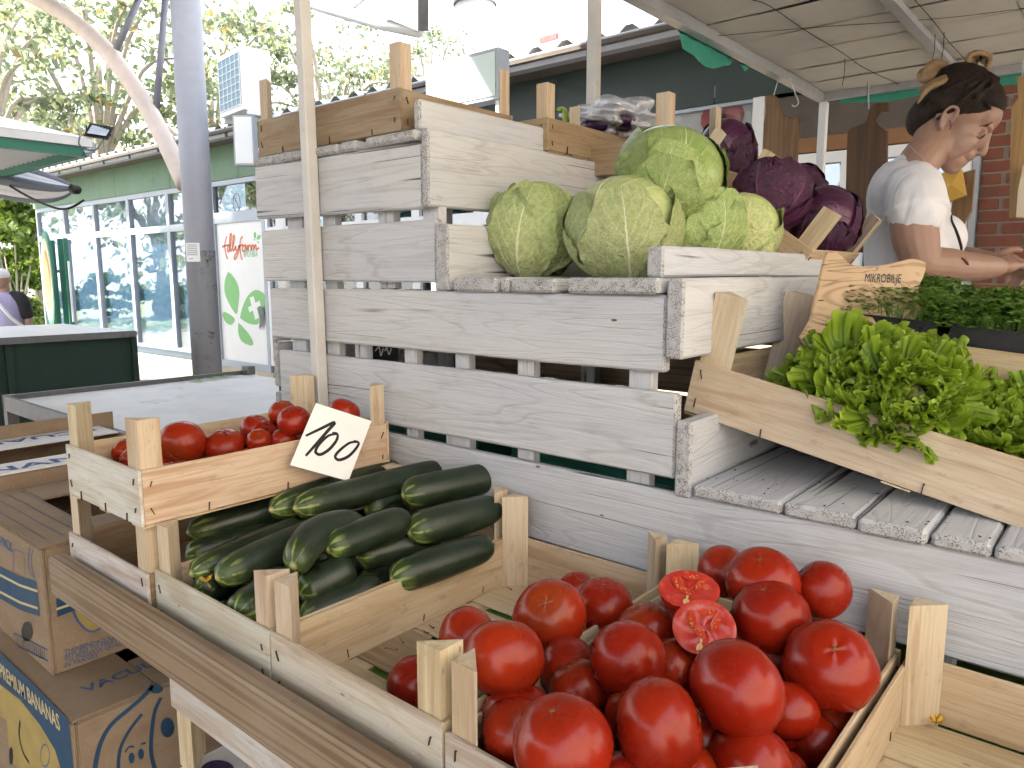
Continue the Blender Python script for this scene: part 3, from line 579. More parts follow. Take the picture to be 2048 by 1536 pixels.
# ---------------------------------------------------------------- neighbouring stall: kiosk roof, green counter, zinc table
kc = onx(168, 300, -6.6)
kr = thing('kiosk_roof', 'neighbouring kiosk roof with green edge beams and corrugated underside', 'roof', (-6.6, kc.y, -1.5)); kz = 1.5 + kc.z
def kb(lo, hi, nm, mt): 
    a, b = Vector(lo), Vector(hi); c = (a + b) / 2; o = MB().box(a - c, b - c).obj(nm, M[mt], kr); o.location = c; return o
kb((-.03, -4.2, kz - .055), (.03, 0, kz + .02), 'edge_beam', 'green_beam'); kb((-3.6, -.03, kz - .055), (-.031, .03, kz + .02), 'edge_beam', 'green_beam')
kb((-.02, -4.2, kz + .022), (.045, .05, kz + .085), 'flashing', 'roof_sheet'); kb((-3.6, -.02, kz + .022), (-.021, .05, kz + .085), 'flashing', 'roof_sheet')
m = MB(); vs = []; fs = []
for k in range(61): x = -3.6 + k * .06; h = .02 * (k % 2); vs += [(x, -4.2, kz + .0 + h - x * .08 * 0), (x, 0 - .031, kz + .0 + h)]
fs = [(2 * k, 2 * k + 2, 2 * k + 3, 2 * k + 1) for k in range(60)]
put('roof_sheet', pyd('roof_sheet', vs, fs, M['roof_sheet']), kr)
put('roof_top', pyd('roof_top', [(.03, -4.2, kz + .09), (.03, .04, kz + .09), (-1.8, -2.1, kz + .75), (-3.6, .04, kz + .09), (-3.6, -4.2, kz + .09)], [(0, 1, 2), (1, 3, 2), (3, 4, 2), (4, 0, 2)], M['foam']), kr)
for p in ((-.1, -3.9), (-3.5, -3.9), (-3.5, -.2), (-1.7, -3.9)): kb((p[0] - .03, p[1] - .03, 0), (p[0] + .03, p[1] + .03, kz - .056), 'post', 'green_beam')
fl = thing('floodlight', 'black framed LED floodlight on the kiosk roof corner', 'floodlight', ond(197, 262, 6.9), (0, 0, 0), None)
fv = ond(197, 262, 1.0).normalized(); f_ = ond(197, 262, 6.9)
MB().prism([ond(x, y, q) - f_ for x, y, q in ((180, 246, 6.95), (228, 254, 7.0), (216, 280, 6.85), (166, 272, 6.8))], fv * .05).obj('housing', M['black_plastic'], fl); MB().prism([ond(x, y, q - .004) - f_ for x, y, q in ((184, 250, 6.94), (221, 257, 6.98), (212, 272, 6.87), (174, 266, 6.82))], fv * .003).obj('lens', M['galvanised'], fl)
for k in range(9): put('cooling_fin', MB().box((-.003, -.006, -.05), (.003, .006, .05)).mesh('cooling_fin', M['black_plastic']), fl, fv * .06 + _Rt * (-.11 + .027 * k))
bk = thing('floodlight_bracket', 'short pale bracket and cable loop below the floodlight', 'bracket', onx(170, 306, -6.57))
kk = onx(170, 306, -6.57)
MB().tube([onx(168, 306, -6.57) - kk, onx(186, 302, -6.57) - kk, onx(188, 286, -6.57) - kk], .022, 8).obj('arm', M['alu'], bk)
MB().tube(spline([onx(160, 272, -6.5) - kk, onx(158, 288, -6.5) - kk, onx(172, 299, -6.5) - kk, onx(192, 299, -6.5) - kk, onx(204, 282, -6.5) - kk], 6), .007, 6).obj('cable_loop', M['steel_dark'], bk)
# folded parasol lying along the kiosk front and slack cables
fp = thing('folded_parasol', 'folded white parasol lying under the kiosk roof at the left edge', 'parasol', ond(60, 372, 7.2)); f0 = ond(60, 372, 7.2); rp = random.Random(8)
for k in range(7):
    off = Vector((rp.uniform(-.05, .05), rp.uniform(-.05, .05), .05 - k * .017))
    pts = spline([ond(-60, 338 + k * 3, 7.4) - f0 + off * 1.6, ond(40, 356 + k * 3.5, 7.3) - f0 + off * 1.5, ond(105, 370 + k * 2.2, 7.15) - f0 + off, ond(150, 378, 7.05) - f0], 5)
    MB().tube(pts, [.055 - .040 * (i / (len(pts) - 1)) ** 2 for i in range(len(pts))], 8).obj('fabric_fold', M['white_cloth'] if k % 3 else M['grey_bag'], fp, True)
MB().tube([ond(146, 378, 7.06) - f0, ond(156, 380, 7.04) - f0], [.05, .04], 10).obj('tip_cap', M['black_plastic'], fp, True)
cb = thing('slack_cable', 'black cable sagging below the folded parasol', 'cable', ond(80, 400, 7.0)); c0 = ond(80, 400, 7.0)
MB().tube(spline([ond(20, 372, 7.2) - c0, ond(60, 395, 7.1) - c0, ond(110, 416, 7.0) - c0, ond(140, 416, 7.0) - c0, ond(168, 400, 7.0) - c0], 6), .011, 6).obj('cable', M['black_plastic'], cb)
# green counter
gc = thing('market_counter', 'dark green box counter of the neighbouring stall', 'counter', (-7.7, 1.9, -1.5))
gx0, gx1, gy0, gy1, gz = -8.9, -7.15, .5, 3.08, -.52
def gb(lo, hi, nm, mt): a, b = Vector(lo) - Vector((-7.7, 1.9, -1.5)), Vector(hi) - Vector((-7.7, 1.9, -1.5)); c = (a + b) / 2; o = MB().box(a - c, b - c).obj(nm, M[mt], gc); o.location = c; return o
gb((gx0, gy0, -1.5), (gx1, gy1, gz - .03), 'body', 'green_paint'); gb((gx0 - .02, gy0 - .02, gz - .028), (gx1 + .02, gy1 + .02, gz), 'top_sheet', 'table_zinc')
for y in (gy0, 2.02, gy1 - .05): gb((gx1 + .002, y, -1.5), (gx1 + .03, y + .05, gz - .029), 'corner_post', 'green_paint')
gb((gx1 + .021, gy0, gz - .045), (gx1 + .035, gy1, gz + .012), 'edge_trim', 'steel_dark')
# zinc table
zt = thing('zinc_table', 'low rimmed market table with a pale worn zinc top', 'table', (-3.5, 2.2, -1.5))
def zb(lo, hi, nm, mt): a, b = Vector(lo) - Vector((-3.5, 2.2, -1.5)), Vector(hi) - Vector((-3.5, 2.2, -1.5)); c = (a + b) / 2; o = MB().box(a - c, b - c).obj(nm, M[mt], zt); o.location = c; return o
zb((-4.25, 1.20, -.63), (-2.3, 2.50, -.612), 'top_sheet', 'table_zinc')
zb((-4.275, 1.18, -.66), (-4.252, 2.50, -.588), 'rim', 'steel_dark'); zb((-4.25, 1.178, -.66), (-2.3, 1.198, -.588), 'rim', 'steel_dark'); 
for x, y in ((-4.27, 1.18), (-4.27, 2.46), (-2.36, 1.18), (-2.36, 2.46)): zb((x, y, -1.5), (x + .05, y + .05, -.585), 'leg', 'steel_dark')
zb((-4.27, 2.47, -.611), (-4.20, 2.52, -.560), 'rim_corner', 'steel_dark')
for k in range(4):
    p = onz(392 + k * 22, 762 - k * 3, -.608); a = .4 * k
    sp = MB().add([(-.06, -.012, 0), (0, -.022, .008), (.07, -.004, .003), (.06, .012, .002), (-.02, .016, .01)], [(0, 1, 2, 3, 4)])
    tag(sp.obj('fallen_leaf', M['sprout'], loc=p, rot=(0, 0, a)), ['limp green leaf farthest left on the zinc table', 'limp green leaf second from the left on the zinc table', 'limp green leaf third from the left on the zinc table', 'limp green leaf nearest the corner of the zinc table'][k], 'leaf', 'leaves left on the zinc table')
# oval sign on a green stand
ov = ond(98, 560, 10.3); os_ = thing('oval_sign', 'green stand with an oval framed picture sign seen edge on', 'sign', (ov.x, ov.y, -1.5), (0, 0, R(170)))
hz = ov.z + 1.5
m = MB(); n = 28
for q, mt, th in ((1.0, 'green_beam', .035), (.86, 'cream_paint', .045), (.62, 'oval_art', .055)):
    mm = MB().prism([(.42 * q * math.cos(6.283 * k / n), -th / 2, .66 * q * math.sin(6.283 * k / n)) for k in range(n)], (0, th, 0)); put({'green_beam': 'oval_frame', 'cream_paint': 'oval_mount', 'oval_art': 'oval_picture'}[mt], recalc(mm.mesh('oval', M[mt])), os_, (0, 0, hz))
for x in (-.30, .30): MB().box((x - .03, -.15, 0), (x + .03, -.09, hz + .55)).obj('post', M['green_beam'], os_)
MB().box((-.55, -.17, hz - .62), (-.50, -.12, hz + .55)).obj('post', M['green_beam'], os_); MB().box((-.62, -.16, hz - .55), (-.58, -.14, hz + .25)).obj('paper_strip', M['paper'], os_)
MB().box((-.3, -.14, hz + .1), (.3, -.1, hz + .14)).obj('crossbar', M['green_beam'], os_)

# ---------------------------------------------------------------- trees
def leaf_cloud(seed, n, size, rx, ry, rz, clumps, mats=('tree_leaf',), dry=.12):
    r = random.Random(seed); cs = []
    for _ in range(clumps):
        a, b, q = r.uniform(0, 6.28), math.acos(r.uniform(-1, 1)), r.uniform(.25, 1) ** .5
        cs.append((Vector((rx * q * math.sin(b) * math.cos(a), ry * q * math.sin(b) * math.sin(a), rz * q * math.cos(b))), r.uniform(.14, .34)))
    vs, fs, mi = [], [], []
    for k in range(n):
        c, q = r.choice(cs); s = Vector((r.gauss(0, q * rx), r.gauss(0, q * ry), r.gauss(0, q * rz * .6))) * .62; p = c + s
        d = Vector((r.gauss(0, 1), r.gauss(0, 1), r.gauss(0, .7))).normalized(); u = d.orthogonal().normalized(); u.rotate(Matrix.Rotation(r.uniform(0, 6.28), 3, d)); v = d.cross(u); L = size * r.uniform(.6, 1.25)
        i = len(vs); vs += [p - u * L * .5, p + v * L * .42 + d * L * .08, p + u * L * .6 - d * L * .1, p - v * L * .42 + d * L * .08]; fs += [(i, i + 1, i + 2, i + 3)]; mi.append(1 if (len(mats) > 1 and r.random() < dry) else 0)
    return pyd('crown', vs, fs, [M[x] for x in mats], False, mi), cs
CR = [leaf_cloud(s, 2000, .21, 3.3, 3.3, 2.6, 26, ('tree_leaf', 'tree_leaf_dry'), .05) for s in (1, 2, 3)]
def tree(label, loc, top, ci, sc=1.0, rz=0, group='trees behind the market buildings', dense=1):
    t = thing('plane_tree', label, 'tree', loc, (0, 0, rz), group); r = random.Random(ci + int(loc[0] * 7)); me, cs = CR[ci]
    put('crown', me, t, (0, 0, top), (0, 0, 0), sc); m = MB()
    m.tube(spline([(0, 0, 0), (.12, .05, top * .35), (-.05, .1, top * .7), (.1, 0, top)], 4), [.30 - .018 * k for k in range(13)], 10)
    for c, q in cs[:12]: m.tube(spline([(0, .05, top * .55 + r.uniform(-.5, .6)), (c * sc) * .5 + Vector((0, 0, top - .3)), c * sc * .95 + Vector((0, 0, top))], 4), [.11 - .011 * k for k in range(9)], 6)
    m.obj('trunk', M['bark'], t, True); return t
for lab, px, py, d, ci, sc, rz in [
    ('leafy plane tree at the far upper left edge', -60, 170, 19, 0, 1.0, 0), ('plane tree behind the inclined steel tube', 190, 130, 23, 1, 1.15, 1), ('plane tree crown right of the steel column', 420, 190, 25, 2, 1.05, 2.2),
    ('plane tree crown above the topmost brown crate', 660, 170, 27, 0, 1.0, 3.4), ('far pale tree crown below the round lamp', 860, 150, 38, 1, .9, 4.1), ('plane tree low behind the kiosk roof', 60, 330, 30, 2, 1.1, 5.0)]:
    p = ond(px, py, d); tree(lab, (p.x, p.y, -1.5), p.z + 1.5, ci, sc, rz)
for lab, x, y, top, ci, sc in [('plane tree mirrored in the left shop windows', -27, -1.5, 4.2, 0, 1.05), ('plane tree mirrored high in the shop windows', -33, 3.0, 5.5, 1, 1.2), ('plane tree mirrored in the window beside the column', -22, -5, 4.6, 2, 1.1)]:
    tree(lab, (x, y, -1.5), top, ci, sc, 1.3 * ci, 'trees mirrored in the shop windows')
HG = [leaf_cloud(s, 5200, .15, 1.5, .8, .8, 16, ('hedge_leaf',)) for s in (11, 12)]
def bush(label, x, y, z, ci, sc=1.0, rz=0, group='bushes in the sunlit garden'):
    t = thing('garden_bush', label, 'bush', (x, y, -1.5), (0, 0, rz), group); put('foliage', HG[ci][0], t, (0, 0, z), (0, 0, 0), sc)
    m = MB()
    for c, q in HG[ci][1][:7]: m.tube([(0, 0, 0), c * sc * .5 + Vector((0, 0, z * .5)), c * sc + Vector((0, 0, z))], [.035, .025, .01], 6)
    m.obj('stems', M['bark'], t, True); return t
for k, (px, py, d, sc, lab) in enumerate([(20, 470, 19, 1.2, 'tall sunlit bush beyond the passage at the left edge'), (55, 520, 22, 1.1, 'sunlit bush beside the oval sign'), (40, 640, 17, .55, 'low bush behind the man with the shoulder bag'), (80, 450, 24, 1.3, 'sunlit bush at the corner of the pharmacy building')]):
    p = ond(px, py, d); bush(lab, p.x, p.y, max(.5, p.z + 1.5), k % 2, sc, k)
for k in range(5): bush(['leftmost', 'second', 'third', 'fourth', 'fifth'][k] + ' low bush mirrored in the lower shop windows', -25 - 1.2 * k, -4 + 2.0 * k, .7, k % 2, .9, k, 'bushes mirrored in the shop windows')
lw = MB().add([(-60, -14, -1.496), (-20.5, -14, -1.496), (-20.5, 14, -1.496), (-60, 14, -1.496)], [(0, 1, 2, 3)]); struct(lw.obj('lawn', M['hedge_leaf']))
hu = thing('upper_shade_roof', 'unseen upper hall roof shaped to shade the steel column and pharmacy front', 'roof', (-9.4, 1.8, 4.3))  # out of view, sized so its shadow falls on the column and shop front
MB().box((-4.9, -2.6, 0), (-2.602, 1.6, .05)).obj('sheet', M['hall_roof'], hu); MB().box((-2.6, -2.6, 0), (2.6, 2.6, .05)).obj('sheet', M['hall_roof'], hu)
for x in (-2.4, 2.3): MB().box((x, -2.6, -.1), (x + .1, 2.4, -.002)).obj('beam', M['lamp_white'], hu)
sr = thing('sky_blocker_row', 'unseen row of stall blocks added behind the camera to cut sky light', 'stalls', (-3.2, -4.6, -1.5))  # added out of view to dim the sky light from the front left
for k in range(3): MB().box((-3.4 + 2.3 * k, -.6, 0), (-1.15 + 2.3 * k, .6, 2.7)).obj('stall', M[['timber', 'green_paint', 'plinth'][k]], sr)
cbd = thing('bounce_building', 'unseen cream building added on the right to bounce warm light', 'building', (5.2, .5, -1.5))  # added out of view as a large warm bounce surface
MB().box((0, -9, 0), (.4, 7, 6.5)).obj('wall', M['bounce_cream'], cbd)
for k in range(5): MB().box((-.03, -8 + 3.1 * k, 1.0), (-.001, -6.6 + 3.1 * k, 2.6)).obj('window', M['pvc'], cbd)
# ---------------------------------------------------------------- market hall roof over the stall (it keeps the stall in open shade)
hr = thing('market_hall_roof', 'wide sheet roof of the market hall above the stall', 'roof', (.4, -.8, 2.3))
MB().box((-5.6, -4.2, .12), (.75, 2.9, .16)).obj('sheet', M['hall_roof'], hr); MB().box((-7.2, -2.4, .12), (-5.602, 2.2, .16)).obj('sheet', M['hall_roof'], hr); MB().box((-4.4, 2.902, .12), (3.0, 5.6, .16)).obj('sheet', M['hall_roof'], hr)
for k in range(4): MB().box((-5.4 + k * 2.0, -4.2, 0), (-5.32 + k * 2.0, 2.9, .118)).obj('beam', M['lamp_white'], hr)
for x in (-5.3, .6):
    for y in (-4.1,): MB().tube([(x, y, -3.8), (x, y, 0)], .09, 14).obj('column', M['post_paint'], hr, True)
# ---------------------------------------------------------------- the stall: table and stepped stand of whitewashed boards
rs = random.Random(5)
D = 1.07                                    # front plane of the stand
WB = [M['white'], M['white_end']]
tbl = thing('stall_table', 'long timber stall table with a weathered front rail and green dotted cloth', 'table', (-.4, 1.15, -1.5))
def tl(v): return Vector(v) - Vector((-.4, 1.15, -1.5))
board('front_rail', tbl, tl((-1.545, .474, -.603)), tl((1.0, .506, -.527)), [M['timber'], M['timber']], 'X', .004, rs, .0025)
board('front_rail', tbl, tl((-1.50, .508, -.62)), tl((1.0, .535, -.600)), [M['timber'], M['timber']], 'X', .003, rs, .001)
for x in (-1.02, -.35, .8):
    for y in (.56, 1.72): board('leg', tbl, tl((x, y, -1.5)), tl((x + .06, y + .06, -.60)), M['timber'], 'Z', .003, rs)
for k in range(8):
    y = .512 + k * .165; board('table_slat', tbl, tl((-1.56, y, -.598)), tl((1.0, y + .155, -.582)), M['timber'], 'X', .002, rs)
clo = MB().box(tl((-1.57, .511, -.5815)), tl((.98, 1.80, -.5775))).obj('cloth', M['polka'], tbl)

st = thing('display_stand', 'stepped display stand built of whitewashed pallet boards', 'display stand', (-.9, 1.4, -.577))
so = Vector((-.9, 1.4, -.577))
def pl(name, lo, hi, grain='X', warp=.0022, bev=.004, m=WB, rot=None):
    return board(name, st, Vector(lo) - so, Vector(hi) - so, m, grain, bev, rs, warp, rot)
# boards of the front, from the lowest up
pl('front_board', (-1.66, D, -.496), (.75, D + .022, -.349))
pl('front_board', (-1.668, D - .002, -.326), (-.556, D + .020, -.187))
pl('front_board', (-1.700, D, -.156), (-.580, D + .022, -.032))
pl('front_board', (-1.720, D, -.015), (-1.096, D + .022, .111))
pl('front_board', (-1.738, D - .002, .136), (-1.131, D + .02, .266), rot=(0, R(.6), 0))
# short boards that run into the stall
pl('side_board', (-1.152, D - .004, .288), (-1.132, 1.86, .346), 'Y')
pl('side_board', (-1.130, D - .006, .136), (-1.108, 1.84, .2865), 'Y')
pl('side_board', (-1.094, D - .006, -.0305), (-1.058, 1.70, .099), 'Y')
pl('side_board', (-.613, D - .006, -.003), (-.583, 2.0, .046), 'Y')
pl('side_board', (-.577, D - .006, -.131), (-.546, 1.72, -.0045), 'Y')
pl('side_board', (-.5535, D - .006, -.353), (-.525, 1.62, -.229), 'Y')
# shelf planks, end grain to the front
def shelf(xs, z0, z1, y1, y0=D - .012):
    for a, b in zip(xs[:-1], xs[1:]):
        pl('shelf_plank', (a + .002, y0 + rs.uniform(-.004, .004), z0), (b - .002, y1, z1 + rs.uniform(-.0015, .0015)), 'Y', .0012, .005)
shelf([-.521, -.377, -.274, -.186, -.115, .0, .11, .22, .34, .46, .58, .70], -.3485, -.3275, 1.70)
shelf([-1.045, -.928], -.0315, -.0055, 1.72); shelf([-.922, -.899], -.0315, -.0055, 1.72); shelf([-.897, -.792], -.0315, -.0055, 1.72); shelf([-.766, -.585], -.0315, -.0055, 1.72)
shelf([-1.735, -1.62, -1.50, -1.39], .2665, .2875, 1.80); shelf([-1.385, -1.328], .2665, .2875, 1.80); shelf([-1.295, -1.135], .2665, .2875, 1.80)
# uprights behind the boards
for x, z0, z1, wd in ((-1.645, -.577, .262, .06), (-1.16, .10, .262, .05), (-1.395, -.57, -.03, .04), (-1.225, -.57, -.03, .038), (-1.070, -.57, -.035, .038), (-.905, -.57, -.035, .04), (-.66, -.57, -.035, .045), (-.20, -.57, -.352, .05), (.3, -.57, -.352, .05), (-1.10, -.57, -.30, .04), (-1.30, -.03, .262, .05), (-1.50, -.57, .262, .045)):
    pl('upright', (x, D + .024, z0), (x + wd, D + .046, z1), 'Z', .0008, .002)
for x in (-1.70, -1.15, -.60, .1): pl('upright', (x, 1.66, -.577), (x + .045, 1.69, -.034 if x > -1.2 else .264), 'Z', 0, .002)
for z in (-.55, -.42, -.29, -.16): pl('back_board', (-1.72, 1.692, z), (.7 if z < -.35 else -.56, 1.71, z + .12), 'X', 0, .003, [M['timber'], M['timber']])
for z in (-.33, -.20): pl('back_board', (-.55, 1.80, z), (.6, 1.82, z + .125), 'X', 0, .003, [M['timber'], M['timber']])  # added to block the bright view through the gap, so it reads dark
for z in (-.55, -.42, -.29, -.17): pl('end_board', (-1.742, D + .03, z), (-1.72, 1.69, z + .115), 'Y', 0, .003)
# pole that carries the far awning, strapped to the left half of the stand
po = thing('stall_pole', 'white square timber pole standing against the stepped stand', 'pole', (-1.484, 1.051, -.577))
board('pole', po, (-.014, -.014, 0), (.014, .014, 1.9), [M['old_white'], M['old_white']], 'Z', .003, rs, rot=(0, R(-.9), 0))
po2 = thing('stall_pole', 'thin white square pole behind the aubergine crates at the top', 'pole', (-1.292, 1.91, -1.5))
board('pole', po2, (-.016, -.016, 0), (.016, .016, 2.9), [M['old_white'], M['old_white']], 'Z', .003, rs)

# ---------------------------------------------------------------- slatted produce crates
STAPLE = MB().box((-.0009, -.0016, -.010), (.0009, .0004, .010)).box((-.0009, -.0016, .009), (.0025, .002, .0105)).mesh('staple', M['wire'])
NOTCH = {}
def post_mesh(leg, h, key):
    k = (round(leg, 3), round(h, 3), key)
    if k not in NOTCH:
        sx, sy = key; b = leg
        me = MB().prism([(0, 0, 0), (sx * b, 0, 0), (0, sy * b, 0)], (0, 0, h)).mesh('corner_post', M['veneer']); recalc(me)
        NOTCH[k] = me
        # grain runs up the post: turn the mesh so that its local x is vertical
        for v in me.vertices: v.co = Vector((v.co.z, v.co.y, -v.co.x))
    return NOTCH[k]
def crate(name, label, loc, w, l, h=.092, ph=.172, rot=(0, 0, 0), tint='pale', front=None, seed=0, leg=.036, staples=True, floor=True, group='slatted wooden produce crates', cat='crate', posts=(1, 1, 1, 1), side=None, back=True):
    r = random.Random(seed); t = thing(name, label, cat, loc, rot, group)
    def tt(k=None):
        c = TINT[k or tint]; j = r.uniform(.90, 1.08); return (c[0] * j, c[1] * j * r.uniform(.97, 1.03), c[2] * j * r.uniform(.93, 1.05))
    V = [M['veneer'], M['veneer']]; th = .0055; x, y = w / 2, l / 2
    board('front_panel', t, (-x, -y, .004), (x, -y + th, h), V, 'X', .0008, r, .0012, color=tt(front))
    if back: board('back_panel', t, (-x, y - th, .004), (x, y, h + r.uniform(-.003, .002)), V, 'X', .0008, r, .0012, color=tt())
    board('side_panel', t, (-x + .0005, -y + th + .0005, .005), (-x + th, y - th - .0005, h - .001), V, 'Y', .0008, r, .001, color=tt(side))
    board('side_panel', t, (x - th, -y + th + .0005, .005), (x - .0005, y - th - .0005, h - .001), V, 'Y', .0008, r, .001, color=tt(side))
    for i, (sx, sy) in enumerate(((1, 1), (-1, 1), (1, -1), (-1, -1))):
        if not posts[i]: continue
        o = put('corner_post', post_mesh(leg, ph - .004, (sx, sy)), t, (-sx * (x - th - .0006), -sy * (y - th - .0006), .004), (0, R(-90), 0), color=tt('pale' if tint != 'dark' else 'dark'))
        o.scale = (1 + r.uniform(-.05, .03), r.uniform(.92, 1.06), r.uniform(.92, 1.06))
    if floor:
        n = max(4, int(l / .105)); p = (l - .01) / n
        for k in range(n):
            g0 = r.uniform(.006, .016) if k % 2 else .003
            board('floor_slat', t, (-x + .003, -y + .005 + k * p + g0, .0025), (x - .003, -y + .005 + (k + 1) * p - r.uniform(.002, .008), .0052), V, 'X', .0004, r, .0008, color=tt('tan' if k % 3 == 1 else None))
        for sx in (-1, 0, 1): board('base_strip', t, (sx * (x - .022) - .02, -y + .002, -.0005), (sx * (x - .022) + .02, y - .002, .0022), V, 'Y', .0003, r, 0, color=tt())
    if staples:
        def stp(px, py, pz, rz, a=0, s=1): put('staple', STAPLE, t, (px, py, pz), (0, a, rz), (.62 * s, s, s * r.uniform(.42, .75)))
        for sx in (-1, 1):
            for z in (.27, .74): stp(sx * (x - .017), -y - .0005, h * z + r.uniform(-.006, .006), 0, r.uniform(-.5, .5)); stp(sx * (x - .017), y - th - .0003, h * z, 0, r.uniform(-.5, .5))
        for q in (-.30, .05, .33): stp(q * w, -y - .0005, .011, 0, r.uniform(-.15, .15), 1.15)
        for sx in (-1, 1):
            for sy in (-1, 1):
                for z in (.27, .74): stp(sx * (x + (.0004 if 1 else 0)), sy * (y - .019), h * z, R(90) * sx, r.uniform(-.5, .5))
            for q in (-.28, .02, .3): stp(sx * (x + .0004), q * l, .012, R(90) * sx, r.uniform(-.2, .2), 1.2); stp(sx * (x - th), q * l + .01, .016, -R(90) * sx, r.uniform(-.2, .2), .9)
        if floor:
            for k in range(9): put('staple', STAPLE, t, (r.choice((-1, 1)) * (x - .02 - r.uniform(0, .012)), r.uniform(-y, y) * .9, .0053), (R(90), r.uniform(-1, 1), r.uniform(1, 2)), .8)
    return t
TBL = -.5772
c7 = crate('produce_crate', 'empty crate with a grey front panel under the tomato crate at the far left', (-1.383, .776, TBL), .330, .522, .088, .164, tint='tan', front='white', seed=7)
c8 = crate('produce_crate', 'crate full of cucumbers with pale front panel', (-1.043, .784, TBL), .336, .518, .096, .176, tint='pale', front='white', seed=8)
c9 = crate('produce_crate', 'half empty crate with bare floor slats between cucumbers and tomatoes', (-.706, .784, TBL), .330, .518, .096, .176, tint='straw', front='grey', seed=9)
c10 = crate('produce_crate', 'crate heaped with large red tomatoes at the bottom right', (-.370, .784, TBL), .332, .518, .088, .170, tint='straw', front='grey', seed=10)
c11 = crate('produce_crate', 'empty crate with a bare slatted floor at the lower right corner', (-.030, .784, TBL), .332, .518, .086, .166, tint='straw', front='grey', seed=11)
c6 = crate('produce_crate', 'raised crate of dark red tomatoes beside the price card', (-1.361, .772, -.409), .300, .524, .098, .182, tint='warm', front='white', seed=6, leg=.040)
# crates on the top shelf
r3 = ony(800, 250, 1.085)
c1 = crate('produce_crate', 'brown crate with tall corner posts on the topmost shelf of the stand', (-1.472, 1.262, .290), .530, .360, .090, .185, tint='tan', seed=1, leg=.034, group=None)
c2 = crate('produce_crate', 'crate holding bagged aubergines behind the top brown crate', (-1.30, 1.645, .290), .36, .36, .080, .165, tint='tan', seed=2, leg=.032)
c2b = crate('produce_crate', 'small crate with close set posts behind the topmost cabbage', (-1.05, 1.80, .246), .30, .30, .080, .190, tint='tan', seed=22, leg=.032)
# tipped crate of red cabbages
a3 = R(36)
c3 = crate('produce_crate', 'tipped crate of red cabbages sloping down behind the green cabbages', (-.568 - .185 * math.cos(a3) - .095 * math.sin(a3), 1.88, .054 + .185 * math.sin(a3) - .095 * math.cos(a3)), .37, .36, .095, .185, rot=(0, a3, 0), tint='warm', seed=3, group=None)
# crate of lettuce propped on the side board, sloping to the right
a4 = math.atan2(.101, .490)
c4 = crate('produce_crate', 'sloping crate of curly green lettuce propped against the white boards', (-.590 + .345 * math.cos(a4), 1.16 + .19, -.234 - .345 * math.sin(a4)), .69, .38, .094, .215, rot=(0, a4, 0), tint='pale', front='pale', seed=4, leg=.055, posts=(1, 1, 1, 1))
c5 = crate('produce_crate', 'crate of microgreen trays behind the curly lettuce', (-.160, 1.585, -.250), .56, .36, .13, .17, rot=(0, R(5), 0), tint='warm', seed=55, leg=.03)
# ---------------------------------------------------------------- tomatoes
def tomato_mesh(seed, oblate=.86, lobes=0, amp=.0, pr=0):
    r = random.Random(seed); nu, nv = 36, 22; vs = []; fs = []
    ph = [r.uniform(0, 6.28) for _ in range(6)]
    for j in range(nv + 1):
        th = math.pi * j / nv
        for i in range(nu):
            a = 2 * math.pi * i / nu
            k = 1 + amp * math.cos(lobes * a + ph[0]) * math.sin(th) ** .7 + .018 * math.cos(2 * a + ph[1]) * math.sin(th) + .015 * math.cos(3 * a + ph[2]) * math.sin(th)
            k += .006 * math.cos(5 * a + ph[3]) * math.cos(th / 2) ** 4
            z = math.cos(th) * oblate; top = math.exp(-(th / .34) ** 2); bot = math.exp(-((math.pi - th) / .22) ** 2)
            z -= (.085 + .012 * math.cos(5 * a + ph[4])) * top - .04 * bot
            if amp: k -= amp * 1.6 * math.exp(-((a - 3.0) / .25) ** 2) * math.sin(th)
            vs.append((k * math.sin(th) * math.cos(a), k * math.sin(th) * math.sin(a), z))
    for j in range(nv):
        for i in range(nu):
            a, b = j * nu + i, j * nu + (i + 1) % nu; fs.append((a, a + nu, b + nu, b))
    me = pyd('tomato', [Vector(v) * .042 for v in vs], fs, M['tomato'], True)
    bm = bmesh.new(); bm.from_mesh(me); bmesh.ops.remove_doubles(bm, verts=bm.verts, dist=1e-5); bmesh.ops.recalc_face_normals(bm, faces=bm.faces); bm.to_mesh(me); bm.free()
    me.polygons.foreach_set('use_smooth', [True] * len(me.polygons)); return me
TOM = [tomato_mesh(1, .93), tomato_mesh(2, .90), tomato_mesh(3, .95, 5, .02), tomato_mesh(4, .88, 7, .018), tomato_mesh(5, .90, 3, .045), tomato_mesh(6, .97, 4, .012)]
def star_mesh(seed):
    r = random.Random(seed); vs = [(0, 0, .0012)]; n = 6; fs = []
    for k in range(2 * n):
        a = math.pi * k / n + r.uniform(-.12, .12); q = (.0040 * r.uniform(.6, 1.3) if k % 2 == 0 else .0011)
        vs.append((q * math.cos(a), q * math.sin(a), .0016 if k % 2 == 0 else .0008))
    return pyd('stem_scar', vs, [(0, 1 + k, 1 + (k + 1) % (2 * n)) for k in range(2 * n)], M['scar'])
STARS = [star_mesh(i) for i in range(4)]
def blob_mesh(name, seed, rad, mat):
    r = random.Random(seed); bm = bmesh.new(); bmesh.ops.create_icosphere(bm, subdivisions=2, radius=rad)
    for v in bm.verts: v.co *= 1 + r.uniform(-.12, .12); v.co.z *= .5
    return mesh_of(bm, name, mat, True)
rt = random.Random(11)
